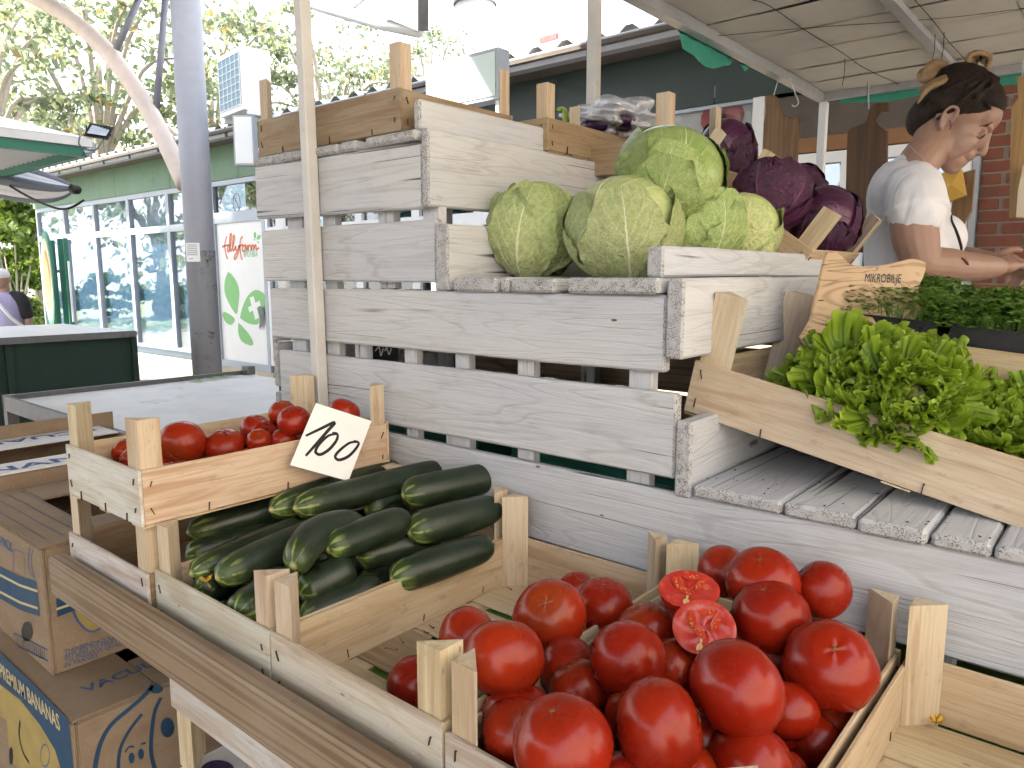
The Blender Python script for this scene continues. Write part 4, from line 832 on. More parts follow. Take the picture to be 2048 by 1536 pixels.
def put_tomato(px, py, rpx, rad, label, var=None, rot=None, group=None, star=True, d=None, zc=None):
    if d is None: d = 1500 * rad / rpx
    p = ond(px, py, d) if zc is None else onz(px, py, zc)
    if zc is not None: rad = rpx * p.dot(_F) / 1500
    if zc is not None: p.x = max(min(p.x, -1.224 - rad), -1.500 + rad); p.y = max(p.y, .562 + rad); p.y = min(p.y, 1.018 - rad); p.z = max(p.z, -.403 + rad * .9)
    else: rad *= 1.05
    if zc is None and p.z < -.462: p.x = min(p.x, -.2105 - rad)
    v = rt.choice((0, 1, 3, 5)) if var is None else var
    if rot is None: rot = (rt.uniform(-.9, .9), rt.uniform(-.9, .9), rt.uniform(0, 6.28))
    o = put('tomato', TOM[v], None, p, rot, rad / .042); tag(o, label, 'tomato', group)
    if star: put('stem_scar', rt.choice(STARS), o, (0, 0, [.0358, .0345, .0366, .0337, .0345, .0374][v]), (0, 0, rt.uniform(0, 6)))
    return o
GT = 'large red tomatoes in the front crates'
def dirt(vx, vy, vz):                       # rotation that turns the stem side towards a direction
    return Vector((vx, vy, vz)).to_track_quat('Z', 'Y').to_euler()
UPc = (.1, -.5, .85)
for px, py, rp, rad, lab, var, rot in [
    (1125, 1487, 95, .0452, 'large round tomato at the bottom edge of the heap, star scar on top', 0, dirt(-.05, -.32, .94)),
    (1318, 1454, 92, .0452, 'large round tomato to the right of the bottommost star-scarred tomato', 1, dirt(.8, .5, .3)),
    (1035, 1432, 70, .0400, 'tomato with green brown stem scar on top, right of the twin crate posts', 3, dirt(0, .05, 1)),
    (1008, 1315, 80, .0470, 'large ribbed tomato with a seam across its top behind the twin posts', 4, dirt(-.3, .4, .85)),
    (938, 1277, 62, .0405, 'tomato half hidden behind the large ribbed one on the left of the heap', 1, dirt(.6, .6, .5)),
    (830, 1372, 57, .0370, 'tomato behind the left one of the twin crate posts', 0, dirt(.6, .6, .5)),
    (1100, 1232, 70, .0470, 'round tomato with star scar facing us at the back left of the heap', 5, dirt(.30, -.62, .72)),
    (1207, 1211, 57, .0410, 'squat tomato just right of the back left round tomato', 3, dirt(.1, -.2, .97)),
    (1153, 1180, 36, .0290, 'small tomato farthest back by the empty side of the heap', 0, dirt(.5, -.2, .8)),
    (1292, 1266, 60, .0400, 'tomato with dark star scar left below the two tomato halves', 2, dirt(-.35, -.25, .9)),
    (1140, 1342, 66, .0415, 'dark tomato in a hollow of the heap right of the ribbed tomato', 1, dirt(.6, .6, .5)),
    (1257, 1320, 74, .0435, 'smooth pinkish tomato below and left of the lower tomato half', 5, dirt(-.7, -.2, -.7)),
    (1475, 1377, 92, .0470, 'biggest tomato in the middle of the heap below the cut half', 0, dirt(.5, .7, .4)),
    (1500, 1533, 86, .0430, 'tomato cut off by the bottom edge right of the heap centre', 1, dirt(.5, .7, .4)),
    (1660, 1330, 86, .0500, 'large tomato with star scar against the right crate wall', 3, dirt(.25, -.55, .75)),
    (1540, 1232, 72, .0455, 'round tomato with small star scar on top of the heap right of the halves', 0, dirt(-.12, -.35, .93)),
    (1525, 1162, 68, .0450, 'squat tomato with yellow star scar at the back of the heap', 1, dirt(.05, -.45, .88)),
    (1643, 1180, 56, .0372, 'tomato with a dark cracked scar at the far right of the heap', 2, dirt(-.75, -.15, .6)),
    (1447, 1143, 50, .0360, 'shaded brownish tomato by the back crate post', 5, dirt(.7, .3, .6)),
    (1500, 1299, 52, .0345, 'tomato squeezed right of the lower tomato half', 0, dirt(.6, .6, -.5)),
    (1562, 1440, 62, .0365, 'tomato wedged under the biggest tomato on its right', 5, dirt(.6, .6, .5)),
    (1580, 1364, 42, .0285, 'small tomato between the biggest one and the right crate wall', 1, dirt(.6, .6, .5)),
    (1202, 1430, 45, .0300, 'small dark tomato with green scar between the two bottom tomatoes', 3, dirt(0, 0, 1)),
    (1370, 1352, 52, .0340, 'dark tomato in the gap below the lower tomato half', 2, dirt(.2, .2, .9)),
    (1642, 1490, 60, .0345, 'deep shaded tomato low down by the right crate wall', 0, dirt(.6, .6, .5)),
    (1000, 1527, 46, .0290, 'dark tomato low in the corner by the right twin post', 1, dirt(.6, .6, .5)),
    (757, 1386, 24, .0235, 'small tomato peeping over the front panel left of the twin posts', 0, dirt(.6, .6, .5)),
    (1385, 1560, 70, .0350, 'tomato at the bottom edge between the bottom tomatoes', 1, dirt(.6, .6, .5)),
    (1745, 1345, 40, .0330, 'shaded tomato behind the right crate post', 0, dirt(.6, .6, .5)),
    (1190, 1280, 40, .0300, 'dark tomato glimpsed behind the heap front left of centre', 0, dirt(.6, .6, .5)),
]: put_tomato(px, py, rp, rad, lab, var, rot, GT)
rr = random.Random(4)
for k in range(12):                         # the hidden lower layer that carries the heap
    x = -.50 + .083 * (k % 4); y = .60 + .135 * (k // 4)
    o = put('tomato', TOM[k % 6], None, (x + rr.uniform(-.008, .008), y, TBL + .0055 + .036), (rr.uniform(-1, 1), rr.uniform(-1, 1), 0), .95)
    tag(o, 'tomato buried at the bottom of the heap under the other tomatoes', 'tomato', 'tomatoes buried under the heap')
for k in range(16):                         # middle layer of the heap
    x = -.49 + .072 * (k % 4) + .02 * ((k // 4) % 2); y = .58 + .115 * (k // 4)
    o = put('tomato', TOM[(k + 2) % 6], None, (x + rr.uniform(-.01, .01), min(y, .98), TBL + .085), (rr.uniform(-1, 1), rr.uniform(-1, 1), 0), .88)
    tag(o, 'tomato in the shaded inside of the heap between the top tomatoes', 'tomato', 'tomatoes inside the heap')
# raised crate
GT2 = 'dark red tomatoes in the raised crate'
for px, py, rp, rad, lab, rot in [
    (364, 888, 48, .0440, 'largest tomato in the raised crate, cracked scar low on its skin', dirt(.45, -.7, -.3)),
    (451, 896, 42, .0430, 'second tomato from the left post in the raised crate', dirt(.2, -.1, .9)),
    (238, 899, 29, .0320, 'tomato half hidden behind the near post of the raised crate', dirt(.2, -.1, .9)),
    (232, 926, 27, .0270, 'tomato low in the front corner of the raised crate', dirt(.2, -.1, .9)),
    (511, 857, 30, .0360, 'left tomato of the middle cluster in the raised crate', dirt(.4, .1, .9)),
    (530, 868, 30, .0350, 'middle tomato of the cluster in the raised crate', dirt(.4, .1, .9)),
    (519, 882, 26, .0300, 'front tomato of the cluster in the raised crate', dirt(.5, -.3, .7)),
    (568, 880, 26, .0300, 'tomato right of the cluster, just left of the price card', dirt(.2, -.1, .9)),
    (565, 826, 27, .0370, 'rear tomato before the wide post of the raised crate', dirt(.2, -.1, .9)),
    (588, 842, 33, .0420, 'tomato touching the upper left corner of the price card', dirt(.2, -.4, .9)),
    (718, 833, 34, .0430, 'tomato behind the upper right corner of the price card', dirt(.2, .4, .9)),
    (655, 872, 32, .0400, 'tomato hidden behind the price card', dirt(.2, .4, .9))]:
    put_tomato(px, py, rp, rad, lab, None, rot, GT2, zc=-.324 + .028 * (py < 850) + .010 * (py < 862) - .014 * (py > 895))
for k in range(6):
    o = put('tomato', TOM[k % 6], None, (-1.42 + .105 * (k % 2), .62 + .15 * (k // 2), -.409 + .0055 + .036), (0, 0, k), .95)
    tag(o, 'tomato at the bottom of the raised crate under the others', 'tomato', 'tomatoes lying at the bottom of the raised crate')
# tomato halves
def half(name, label, px, py, rpx, rad, nrm, flip):
    p = ond(px, py, 1500 * rad / rpx); t = thing(name, label, 'tomato half', p, Vector(nrm).to_track_quat('Z', 'Y').to_euler(), 'two halves of a cut tomato')
    vs = []; fs = []; nu, nv = 36, 10; sx, sy = 1.0, .88
    for j in range(nv + 1):
        th = math.pi / 2 * j / nv
        for i in range(nu):
            a = 2 * math.pi * i / nu; k = 1 - .05 * math.exp(-((a - 4.7) / .3) ** 2)
            vs.append((rad * k * sx * math.cos(th) * math.cos(a), rad * k * sy * math.cos(th) * math.sin(a), -rad * .82 * math.sin(th)))
    for j in range(nv):
        for i in range(nu):
            a, b = j * nu + i, j * nu + (i + 1) % nu; fs.append((a, a + nu, b + nu, b))
    put('skin', recalc(pyd('skin', vs, fs, M['tomato'], True)), t)
    vs = [(0, 0, .0008)]; fs = []
    for q in range(1, 9):
        for i in range(nu):
            a = 2 * math.pi * i / nu; k = 1 - .05 * math.exp(-((a - 4.7) / .3) ** 2); f = q / 8
            z = .0009 * math.sin(7 * a + q) * (f < .95) + (.0012 if q == 7 else 0)
            vs.append((rad * k * sx * f * math.cos(a), rad * k * sy * f * math.sin(a), z))
    fs += [(0, 1 + i, 1 + (i + 1) % nu) for i in range(nu)]
    for q in range(7):
        for i in range(nu):
            a, b = 1 + q * nu + i, 1 + q * nu + (i + 1) % nu; fs.append((a, a + nu, b + nu, b))
    put('cut_face', pyd('cut_face', vs, fs, M['flesh'], True), t)
    r = random.Random(3)
    def lens(cx, cy, lx, ly, ang, mat, nm, z=.0022):
        pts = []
        for i in range(18):
            a = 2 * math.pi * i / 18; x, y = lx * math.cos(a), ly * math.sin(a) * (1 + .25 * math.cos(a))
            pts.append((cx + x * math.cos(ang) - y * math.sin(ang), cy + x * math.sin(ang) + y * math.cos(ang), z))
        vs = [(cx, cy, z - .0008)] + pts
        return put(nm, pyd(nm, vs, [(0, 1 + i, 1 + (i + 1) % 18) for i in range(18)], mat, True), t)
    for cx, cy, ang in ((-.40, .18, 1.9), (.34, .20, 1.2), (.05, .52, .1), (-.1, -.15, 2.4)):
        if flip and cx > .3 and False: continue
        gl = lens(cx * rad, cy * rad, .30 * rad, .13 * rad, ang, M['gel'], 'seed_chamber')
        sm = MB()
        for k in range(7):
            u = r.uniform(-.8, .8); x, y = .26 * rad * u, r.uniform(-.06, .06) * rad
            c = Vector((cx * rad + x * math.cos(ang) - y * math.sin(ang), cy * rad + x * math.sin(ang) + y * math.cos(ang), .0026))
            a = r.uniform(0, 3.1); sm.tube([c + Vector((.0013 * math.cos(a), .0013 * math.sin(a), 0)), c, c - Vector((.0013 * math.cos(a), .0013 * math.sin(a), 0))], [.0003, .0009, .0002], 6)
        o = sm.obj('seeds', M['seed'], gl, True)
    lens(-.05 * rad, -.66 * rad, .17 * rad, .10 * rad, 1.57, M['core'], 'core', .0018); lens(-.02 * rad, -.30 * rad, .26 * rad, .05 * rad, 1.5, M['core'], 'core', .0016)
    return t
half('tomato_half', 'lower half of a cut tomato, its seeded face towards us', 1408, 1256, 63, .0385, (.22, -.80, .50), 0)
half('tomato_half', 'upper half of a cut tomato lying cut side up', 1378, 1178, 60, .0385, (.15, -.34, .92), 1)

# ---------------------------------------------------------------- cucumbers
def cucumber_obj(a, b, rad, label, bend=0.0, up=0.0):
    rad *= 1.2; a = Vector(a); b = Vector(b); L = (b - a).length; t = (b - a).normalized(); s = t.cross(Vector((0, 0, 1))).normalized(); u = s.cross(t)
    n, seg = 26, 20; vs = []; fs = []; uv = []
    for i in range(n + 1):
        w = i / n; x = w * L; e0 = min(1, w / .16); e1 = min(1, (1 - w) / .20)
        q = rad * (math.sqrt(max(0, 1 - (1 - e0) ** 2)) ** .8 if w < .16 else 1) * (math.sqrt(max(0, 1 - (1 - e1) ** 2)) ** .75 if 1 - w < .20 else 1)
        q *= 1 - .10 * (w - .45) ** 2 * 4 + .03 * math.sin(7 * w + L * 90)
        o = (bend * s + up * u) * (math.sin(math.pi * w) - .5)
        for k in range(seg):
            an = 2 * math.pi * k / seg; rk = q * (1 + .018 * math.cos(3 * an + 1))
            vs.append(t * x + o + (s * math.cos(an) + u * math.sin(an)) * rk); uv.append((k / seg, w))
    for i in range(n):
        for k in range(seg):
            p, r_ = i * seg + k, i * seg + (k + 1) % seg; fs.append((p, r_, r_ + seg, p + seg))
    me = pyd('cucumber', vs, fs, M['cucumber'], True, uv=uv); recalc(me)
    o = put('cucumber', me, None, a); tag(o, label, 'cucumber', 'cucumbers heaped in the crate')
    st_ = MB().tube([Vector(t) * (L - .004) + (bend * s + up * u) * -.5, t * (L + .004) + (bend * s + up * u) * -.5], [.0035, .003], 8).obj('stalk', M['stem'], o, True)
    return o
def cuc(p0, z0, p1, z1, rad, label, bend=0, up=0): return cucumber_obj(onz(*p0, z0), onz(*p1, z1), rad, label, bend, up)
cuc((372, 1066), -.468, (690, 985), -.440, .0235, 'cucumber nearest the left crate post')
cuc((378, 1150), -.480, (640, 1040), -.458, .0225, 'cucumber second from the left with its tip behind the yellow blossom')
cuc((430, 1158), -.470, (690, 1040), -.445, .0240, 'cucumber lying above the withered yellow blossom')
cuc((538, 1022), -.425, (800, 935), -.420, .0235, 'cucumber under the lower left edge of the price card')
cuc((585, 1018), -.418, (905, 938), -.412, .0250, 'long cucumber below the bottom corner of the price card')
cuc((572, 1126), -.432, (712, 1036), -.418, .0245, 'strongly curved cucumber in the middle of the heap', -.022, .010)
cuc((652, 1100), -.436, (818, 1036), -.424, .0240, 'cucumber right of the curved one')
cuc((803, 992), -.412, (1000, 950), -.400, .0270, 'topmost cucumber at the right with a bright striped tip')
cuc((815, 1066), -.442, (1000, 1014), -.432, .0270, 'cucumber below the topmost right one, with a large striped tip')
cuc((780, 1160), -.485, (985, 1090), -.470, .0240, 'cucumber along the right crate wall')
cuc((600, 1190), -.492, (705, 1132), -.470, .0260, 'stubby cucumber behind the right front posts')
cuc((600, 1240), -.520, (760, 1168), -.505, .0230, 'lowest cucumber along the right crate wall near the posts')
cuc((470, 1235), -.500, (570, 1150), -.49, .0240, 'dark cucumber beside the left face of the right front post')
cuc((392, 1185), -.505, (520, 1130), -.50, .0220, 'cucumber behind the yellow blossom')
cuc((730, 1020), -.452, (860, 985), -.445, .0230, 'cucumber with a yellow green end in the gap behind the curved one')
cuc((712, 1115), -.478, (880, 1075), -.47, .0230, 'cucumber with a yellow green end below the one right of the curved one')
cuc((370, 1112), -.500, (560, 1060), -.49, .0220, 'dark cucumber under the left ones')
cuc((770, 950), -.436, (880, 938), -.432, .0220, 'cucumber at the far end behind the long one', 0, 0)
cuc((640, 985), -.430, (745, 938), -.424, .0215, 'cucumber end with a dry stalk behind the price card')
rr = random.Random(6)
for k in range(7):
    y0 = .56 + .235 * (k % 2)
    o = cucumber_obj((-1.175 + .075 * (k // 2), y0, -.548), (-1.165 + .075 * (k // 2), y0 + .215, -.548), .022, 'cucumber at the bottom of the crate under the others')
    o['group'] = 'cucumbers buried at the bottom of the crate'
bl = thing('cucumber_blossom', 'withered yellow blossom on a cucumber tip', 'blossom', onz(412, 1164, -.462)); rb = random.Random(2)
m = MB()
for k in range(6):
    a = k * 1.05; d = Vector((math.cos(a), math.sin(a), .5 + rb.uniform(-.3, .4))).normalized() * .013; sd = Vector((-math.sin(a), math.cos(a), 0)) * .004
    m.add([(0, 0, 0), d * .6 + sd, d + sd * .3 + Vector((0, 0, .003)), d * .7 - sd], [(0, 1, 2, 3)])
m.obj('petals', M['flower'], bl)
MB().tube([(0, 0, 0), (.008, -.002, .001), (.014, -.001, -.004)], [.0018, .0015, .001], 6).obj('stalk', M['scar'], bl, True)
bl = thing('cucumber_blossom', 'dried yellow blossom on the floor of the lower right crate', 'blossom', onz(1872, 1446, TBL + .012), (0, 0, 1.3)); m = MB()
for k in range(5):
    a = k * 1.2; d = Vector((math.cos(a), math.sin(a) * .5, .35)).normalized() * .014; sd = Vector((-math.sin(a), math.cos(a), 0)) * .004
    m.add([(0, 0, 0), d * .6 + sd, d + Vector((0, 0, .004)), d * .7 - sd], [(0, 1, 2, 3)])
m.obj('petals', M['flower'], bl); MB().tube([(0, 0, 0), (.010, .004, 0), (.018, .002, -.006)], [.0016, .0013, .0008], 6).obj('stalk', M['scar'], bl, True)

# ---------------------------------------------------------------- cabbages
def leaf_shell(seed, k, mat, ext=2.35, wid=1.15, rough=1.0):
    if k >= 4: ext, wid = 2.15, .92 if k == 4 else .80
    r = random.Random(seed * 31 + k); nu, nv = 26, 30; vs = []; uv = []; fs = []
    ph = [r.uniform(0, 6.28) for _ in range(6)]; rad = 1 + .018 * k
    ext *= r.uniform(.92, 1.06); wid *= r.uniform(.92, 1.08)
    for j in range(nv + 1):
        s = j / nv; al = s * ext
        w = wid * (math.sin(math.pi * (.12 + .80 * s)) ** .75); w *= 1 + .05 * math.sin(11 * s + ph[0]) + .03 * math.sin(23 * s + ph[1])
        for i in range(nu + 1):
            t = 2 * i / nu - 1; be = t * w
            # start at the south pole, walk up the midrib, then sideways
            m_ = Vector((math.sin(al), 0, -math.cos(al))); sd = Vector((0, 1, 0)); p = m_ * math.cos(be) + sd * math.sin(be)
            edge = max(0, abs(t) - .72) / .28; tip = max(0, s - .88) / .12
            q = rad + .010 * math.exp(-(t / .07) ** 2) * (1.25 - s) * 2.2 + .05 * rough * edge ** 2 * (.4 + .6 * math.sin(9 * s + ph[2])) * .6 + .04 * rough * tip ** 2
            q += rough * (.012 * math.sin(6 * s + 3 * t + ph[3]) + .010 * math.sin(10 * abs(t) - 8 * s + ph[4]) * abs(t))
            q += rough * (.016 * max(0, .42 - s) * math.sin(17 * t + 9 * s + ph[1]) + .007 * math.sin(13 * s + 11 * t + ph[2]) * math.sin(9 * t - 7 * s + ph[0]) + .030 * edge ** 2)
            q += rough * .022 * max(edge, tip) * math.sin(34 * s + ph[5]) 
            q += .010 * math.sin(6.28 * (s * 6 - abs(t) ** .8 * 2.6 + .1)) * min(1, abs(t) * 4) * .5
            vs.append(p * q); uv.append((t, s))
    W = nu + 1
    for j in range(nv):
        for i in range(nu): a = j * W + i; fs.append((a, a + 1, a + W + 1, a + W))
    return pyd('leaf', vs, fs, M[mat], True, uv=uv)
def cabbage_obj(name, label, loc, rad, rot, mat, seed, n=6, sc=(1, 1, .92), color=(1, 1, 1), group=None, cat='cabbage', spin=None):
    t = thing(name, label, cat, loc, rot, group); r = random.Random(seed)
    bm = bmesh.new(); bmesh.ops.create_icosphere(bm, subdivisions=4, radius=rad * .97); 
    for v in bm.verts: v.co = Vector((v.co.x * sc[0], v.co.y * sc[1], v.co.z * sc[2]))
    core = mesh_of(bm, 'heart', M[mat], True); uvl = core.uv_layers.new(name='UVMap')
    for lp in core.loops: c = core.vertices[lp.vertex_index].co; uvl.data[lp.index].uv = (c.x / rad, .5 + .4 * c.z / rad)
    put('heart', core, t, color=color)
    for k in range(n):
        an = (spin[k] if spin and k < len(spin) else k * 2.4 + r.uniform(-.3, .3))
        o = put('leaf', leaf_shell(seed, k, mat), t, (0, 0, 0), (0, 0, an), (rad * sc[0] * .985, rad * sc[1] * .985, rad * sc[2] * .985))
        j = r.uniform(.78, 1.14); o.color = (color[0] * j, color[1] * j, color[2] * j, 1)
    bm = bmesh.new(); bmesh.ops.create_cone(bm, cap_ends=True, segments=14, radius1=rad * .2, radius2=rad * .26, depth=rad * .14)
    put('stalk', mesh_of(bm, 'stalk', M['cream_print'], True), t, (0, 0, -rad * sc[2] * .99)); return t
SQ = (1.03, 1.03, .90)
GC = 'green cabbages piled on the middle shelf'
SH2 = -.0055
def cab(px, py, rpx, rad, lab, rot, seed, sc, col, n=6, spin=None): return cabbage_obj('green_cabbage', lab, ond(px, py, 1500 * rad / rpx), rad, rot, 'cabbage', seed, n, sc, col, GC, 'cabbage', spin)
TW = R(-50)                                 # azimuth of the camera seen from the shelf
cab(1072, 460, 93, .099, 'pale green cabbage at the left end of the cabbage pile', (R(-22), R(10), R(20)), 21, (1, .98, 1.02), (.98, 1.0, .95), 6, [0.6, 3.2, 5.0, 1.9, 4.1, TW - .7])
cab(1247, 457, 112, .108, 'pale cabbage with a thick white midrib in front of the pile', (R(4), R(-6), R(0)), 22, (1.03, 1.03, .95), (1.08, 1.06, 1.08), 6, [1.2, 2.6, 4.0, 3.1, .6, TW - .12])
cab(1341, 346, 106, .105, 'dark green topmost cabbage crowning the pile', (R(25), R(12), R(40)), 23, (1.02, 1.02, .88), (.72, .80, .62), 6, [2.2, 4.4, .5, 3.3, 1.2, TW - .9])
cab(1385, 444, 96, .0985, 'cabbage with fanning veins in the middle under the topmost one', (R(0), R(5), R(0)), 24, (1.03, 1.03, .96), (.80, .90, .72), 6, [1.4, 3.3, 4.9, 2.4, .2, TW + .35])
cab(1482, 460, 77, .083, 'palest cabbage at the right end of the pile behind the white board', (R(-8), R(8), R(0)), 25, (1, 1, .98), (1.32, 1.25, 1.25), 6, [1.6, 2.9, 4.2, .7, 5.2, TW - .2])
GR = 'red cabbages in the tipped crate'
def rcab(px, py, rpx, rad, lab, rot, seed, sc=(1, 1, .95)): return cabbage_obj('red_cabbage', lab, ond(px, py, 1500 * rad / rpx), rad, rot, 'red_cabbage', seed, 6, sc, (1, 1, 1), GR)
rcab(1452, 308, 62, .086, 'dark red cabbage with a pointed loose leaf behind the topmost cabbage', (R(30), R(10), 0), 31, (.95, .95, 1.15))
rcab(1545, 388, 74, .092, 'violet red cabbage in the middle of the tipped crate', (R(-20), R(30), R(60)), 32)
rcab(1650, 440, 66, .083, 'red cabbage at the lower right end of the tipped crate', (R(10), R(-30), R(100)), 33, (1, 1, 1.08))
rcab(1598, 375, 48, .066, 'red cabbage half hidden at the back of the tipped crate', (R(40), 0, 0), 34)
# one loose pointed leaf
lp = leaf_shell(77, 1, 'red_cabbage', 1.0, .5, 2.5)

# ---------------------------------------------------------------- curly lettuce
def lettuce_leaf(seed, L=.15, Wd=.075, ruff=1.0):
    r = random.Random(seed); nu, nv = 230, 10; vs = []; uv = []; fs = []; ph = [r.uniform(0, 6.28) for _ in range(10)]; A = R(r.uniform(88, 112))
    for j in range(nv + 1):
        s = j / nv
        for i in range(nu + 1):
            t = 2 * i / nu - 1; a = t * A * (.35 + .65 * s); e = 1.12 * s ** 2.3 * (.75 + .25 * math.sin(17 * t + ph[9]))
            rho = L * s * (1 - .22 * t * t) * (1 + .07 * math.sin(5 * t + ph[0]) * s)
            x = rho * math.sin(a) * (Wd / .085); y = rho * math.cos(a) + .02 * s
            z = .30 * abs(x) * s + .16 * rho * s - .012
            k1 = 52 + 5 * math.sin(2 * t + ph[2]); z += ruff * (s ** 1.5 * .012 * math.sin(8 * t + ph[1]) + e * .0075 * math.sin(21 * t + ph[2]) + e * (.0085 + .003 * math.sin(7 * t + ph[8])) * math.sin(k1 * t + ph[3]))
            q = -ruff * e * .0048 * math.sin(2 * (k1 * t + ph[3])); x += q * math.cos(a); y -= q * math.sin(a)
            z += .010 * max(0, s - .82) / .18 * math.sin(13 * t + ph[6]); k = -.010 * max(0, s - .85) / .15 * (1 + math.sin(15 * t + ph[7])); x += k * math.sin(a); y += k * math.cos(a)
            vs.append((x, y, z)); uv.append((t, s))
    W = nu + 1
    for j in range(nv):
        for i in range(nu): a = j * W + i; fs.append((a, a + 1, a + W + 1, a + W))
    return pyd('leaf', vs, fs, M['lettuce'], True, uv=uv)
def lettuce_leaf_plain(seed, L=.15, Wd=.075, ruff=1.0):
    r = random.Random(seed); nu, nv = 44, 16; vs = []; uv = []; fs = []
    ph = [r.uniform(0, 6.28) for _ in range(8)]
    for j in range(nv + 1):
        s = j / nv
        w = Wd * (.16 + .95 * math.sin(min(1, s * 1.08) * math.pi * .56) ** 1.3) * (1 - .35 * max(0, s - .8) / .2)
        for i in range(nu + 1):
            t = 2 * i / nu - 1; e = max(abs(t) ** 1.5 * min(1, s * 1.6), max(0, s - .45) / .55 * .9)
            x = t * w; y = L * (s - .22 * t * t * s) ; z = .030 * s * s * 1.2 + .35 * abs(x) * .6 - .02 * s
            z += ruff * e * (.014 * math.sin(9 * t + 5 * s + ph[0]) + .009 * math.sin(19 * t + 7 * s + ph[1]) + .006 * math.sin(37 * t + ph[2] + 9 * s))
            y += ruff * e * (.007 * math.sin(23 * t + ph[3]) + .006 * math.sin(13 * s + 7 * t + ph[4]) + .0045 * math.sin(51 * t + ph[7]))
            x += ruff * e * (.008 * math.sin(15 * s + ph[5]) + .0055 * math.sin(31 * s + 6 * t + ph[6]))
            vs.append((x, y, z)); uv.append((t, max(s, e)))
    W = nu + 1
    for j in range(nv):
        for i in range(nu): a = j * W + i; fs.append((a, a + 1, a + W + 1, a + W))
    return pyd('leaf', vs, fs, M['lettuce'], True, uv=uv)
LET = [lettuce_leaf(i, random.Random(i).uniform(.085, .12), random.Random(i + 9).uniform(.055, .085), random.Random(i + 3).uniform(.9, 1.5)) for i in range(7)]
def lettuce(label, loc, axis, seed, n=34, s=1.0, spread=1.0):
    r = random.Random(seed); q = Vector(axis).to_track_quat('Z', 'Y')
    t = thing('lettuce', label, 'lettuce', loc, q.to_euler(), 'heads of curly lettuce in the sloping crate')
    for k in range(n):
        f = k / n; an = k * 2.399 + r.uniform(-.2, .2); tilt = R(88) * (1 - f) ** .8 * spread + R(4) + r.uniform(-.12, .12)
        # leaf grows along local y; raise it towards the axis for the inner leaves
        E = Euler((R(90) - tilt, 0, 0)).to_matrix(); Zr = Euler((0, 0, an)).to_matrix()
        o = put('leaf', r.choice(LET), t, Zr @ Vector((0, .008, 0)) , (Zr @ E @ Euler((0, r.uniform(-.25, .25), 0)).to_matrix()).to_euler(), s * r.uniform(.75, 1.05) * (1 - .35 * f))
    put('stalk', MB().tube([(0, 0, -.03), (0, 0, .02)], [.012, .018], 10).mesh('stalk', M['cream_print'], True), t); return t
lettuce('bushy curly lettuce hanging over the front of the sloping crate', ony(1745, 785, 1.24), (.25, -.62, .60), 1, 32, .98)
lettuce('curly lettuce standing up at the left of the sloping crate', ony(1672, 780, 1.30), (-.50, -.35, .70), 2, 28, 1.05)
lettuce('curly lettuce with its top raised highest in the sloping crate', ony(1822, 765, 1.33), (.2, -.35, .90), 3, 28, .95)
lettuce('curly lettuce drooping lowest over the crate front', ony(1818, 800, 1.20), (.40, -.72, .42), 4, 30, .76)
lettuce('curly lettuce cut off by the right edge of the picture', ony(2012, 850, 1.33), (.1, -.3, .9), 5, 28, .95)

# ---------------------------------------------------------------- microgreens
def sprouts_mesh(seed, w, l, n, h, lo):
    r = random.Random(seed); m = MB(); vs, fs = [], []
    for k in range(n):
        x, y = r.uniform(-w / 2, w / 2), r.uniform(-l / 2, l / 2); hh = h * r.uniform(.6, 1.1)
        ed = max(abs(x) / (w / 2), abs(y) / (l / 2)); out = Vector((x / w, y / l, 0)) * .15 * max(0, ed - .45) * r.uniform(.2, 1.5)
        tip = Vector((x, y, lo + hh)) + out + Vector((r.uniform(-.008, .008), r.uniform(-.008, .008), -out.length * .6)); b = Vector((x, y, lo))
        sd = Vector((r.uniform(-1, 1), r.uniform(-1, 1), 0)).normalized() * .0008
        i = len(vs); mid = (b + tip) / 2 + out * -.1; vs += [b - sd, b + sd, mid + sd, mid - sd, tip]; fs += [(i, i + 1, i + 2, i + 3), (i + 3, i + 2, i + 4)]
        a0 = r.uniform(0, 6.28)
        for q in range(r.choice((2, 2, 3))):
            a = a0 + q * 3.14 / (1 if q < 2 else 2) + r.uniform(-.3, .3); L = r.uniform(.009, .017); d = Vector((math.cos(a), math.sin(a), r.uniform(-.1, .5))) * L; pd = Vector((-math.sin(a), math.cos(a), r.uniform(-.3, .3))) * L * .36
            i = len(vs); vs += [tip, tip + d * .5 + pd + Vector((0, 0, .001)), tip + d + Vector((0, 0, -.001)), tip + d * .5 - pd + Vector((0, 0, .001))]; fs += [(i, i + 1, i + 2, i + 3)]
    return pyd('sprouts', vs, fs, M['sprout'], True)
SPR = [sprouts_mesh(1, .145, .115, 800, .055, .040), sprouts_mesh(2, .145, .115, 650, .044, .040), sprouts_mesh(3, .145, .115, 700, .050, .040)]
def tray_mesh():
    m = MB(); w, l, h = .15, .12, .042
    for a, b in (((-w / 2, -l / 2, 0), (w / 2, l / 2, .003)),): m.box(a, b)
    for (x0, y0, x1, y1) in ((-w / 2, -l / 2, w / 2, -l / 2 + .003), (-w / 2, l / 2 - .003, w / 2, l / 2), (-w / 2, -l / 2, -w / 2 + .003, l / 2), (w / 2 - .003, -l / 2, w / 2, l / 2)): m.box((x0, y0, .003), (x1, y1, h))
    m.box((-w / 2 - .004, -l / 2 - .004, h), (w / 2 + .004, -l / 2 + .002, h + .003)); m.box((-w / 2 - .004, l / 2 - .002, h), (w / 2 + .004, l / 2 + .004, h + .003))
    return m.mesh('tray', M['black_plastic'])
TRAY = tray_mesh(); SOIL = MB().box((-.072, -.057, .003), (.072, .057, .037)).mesh('soil', M['soil'])
k = 0
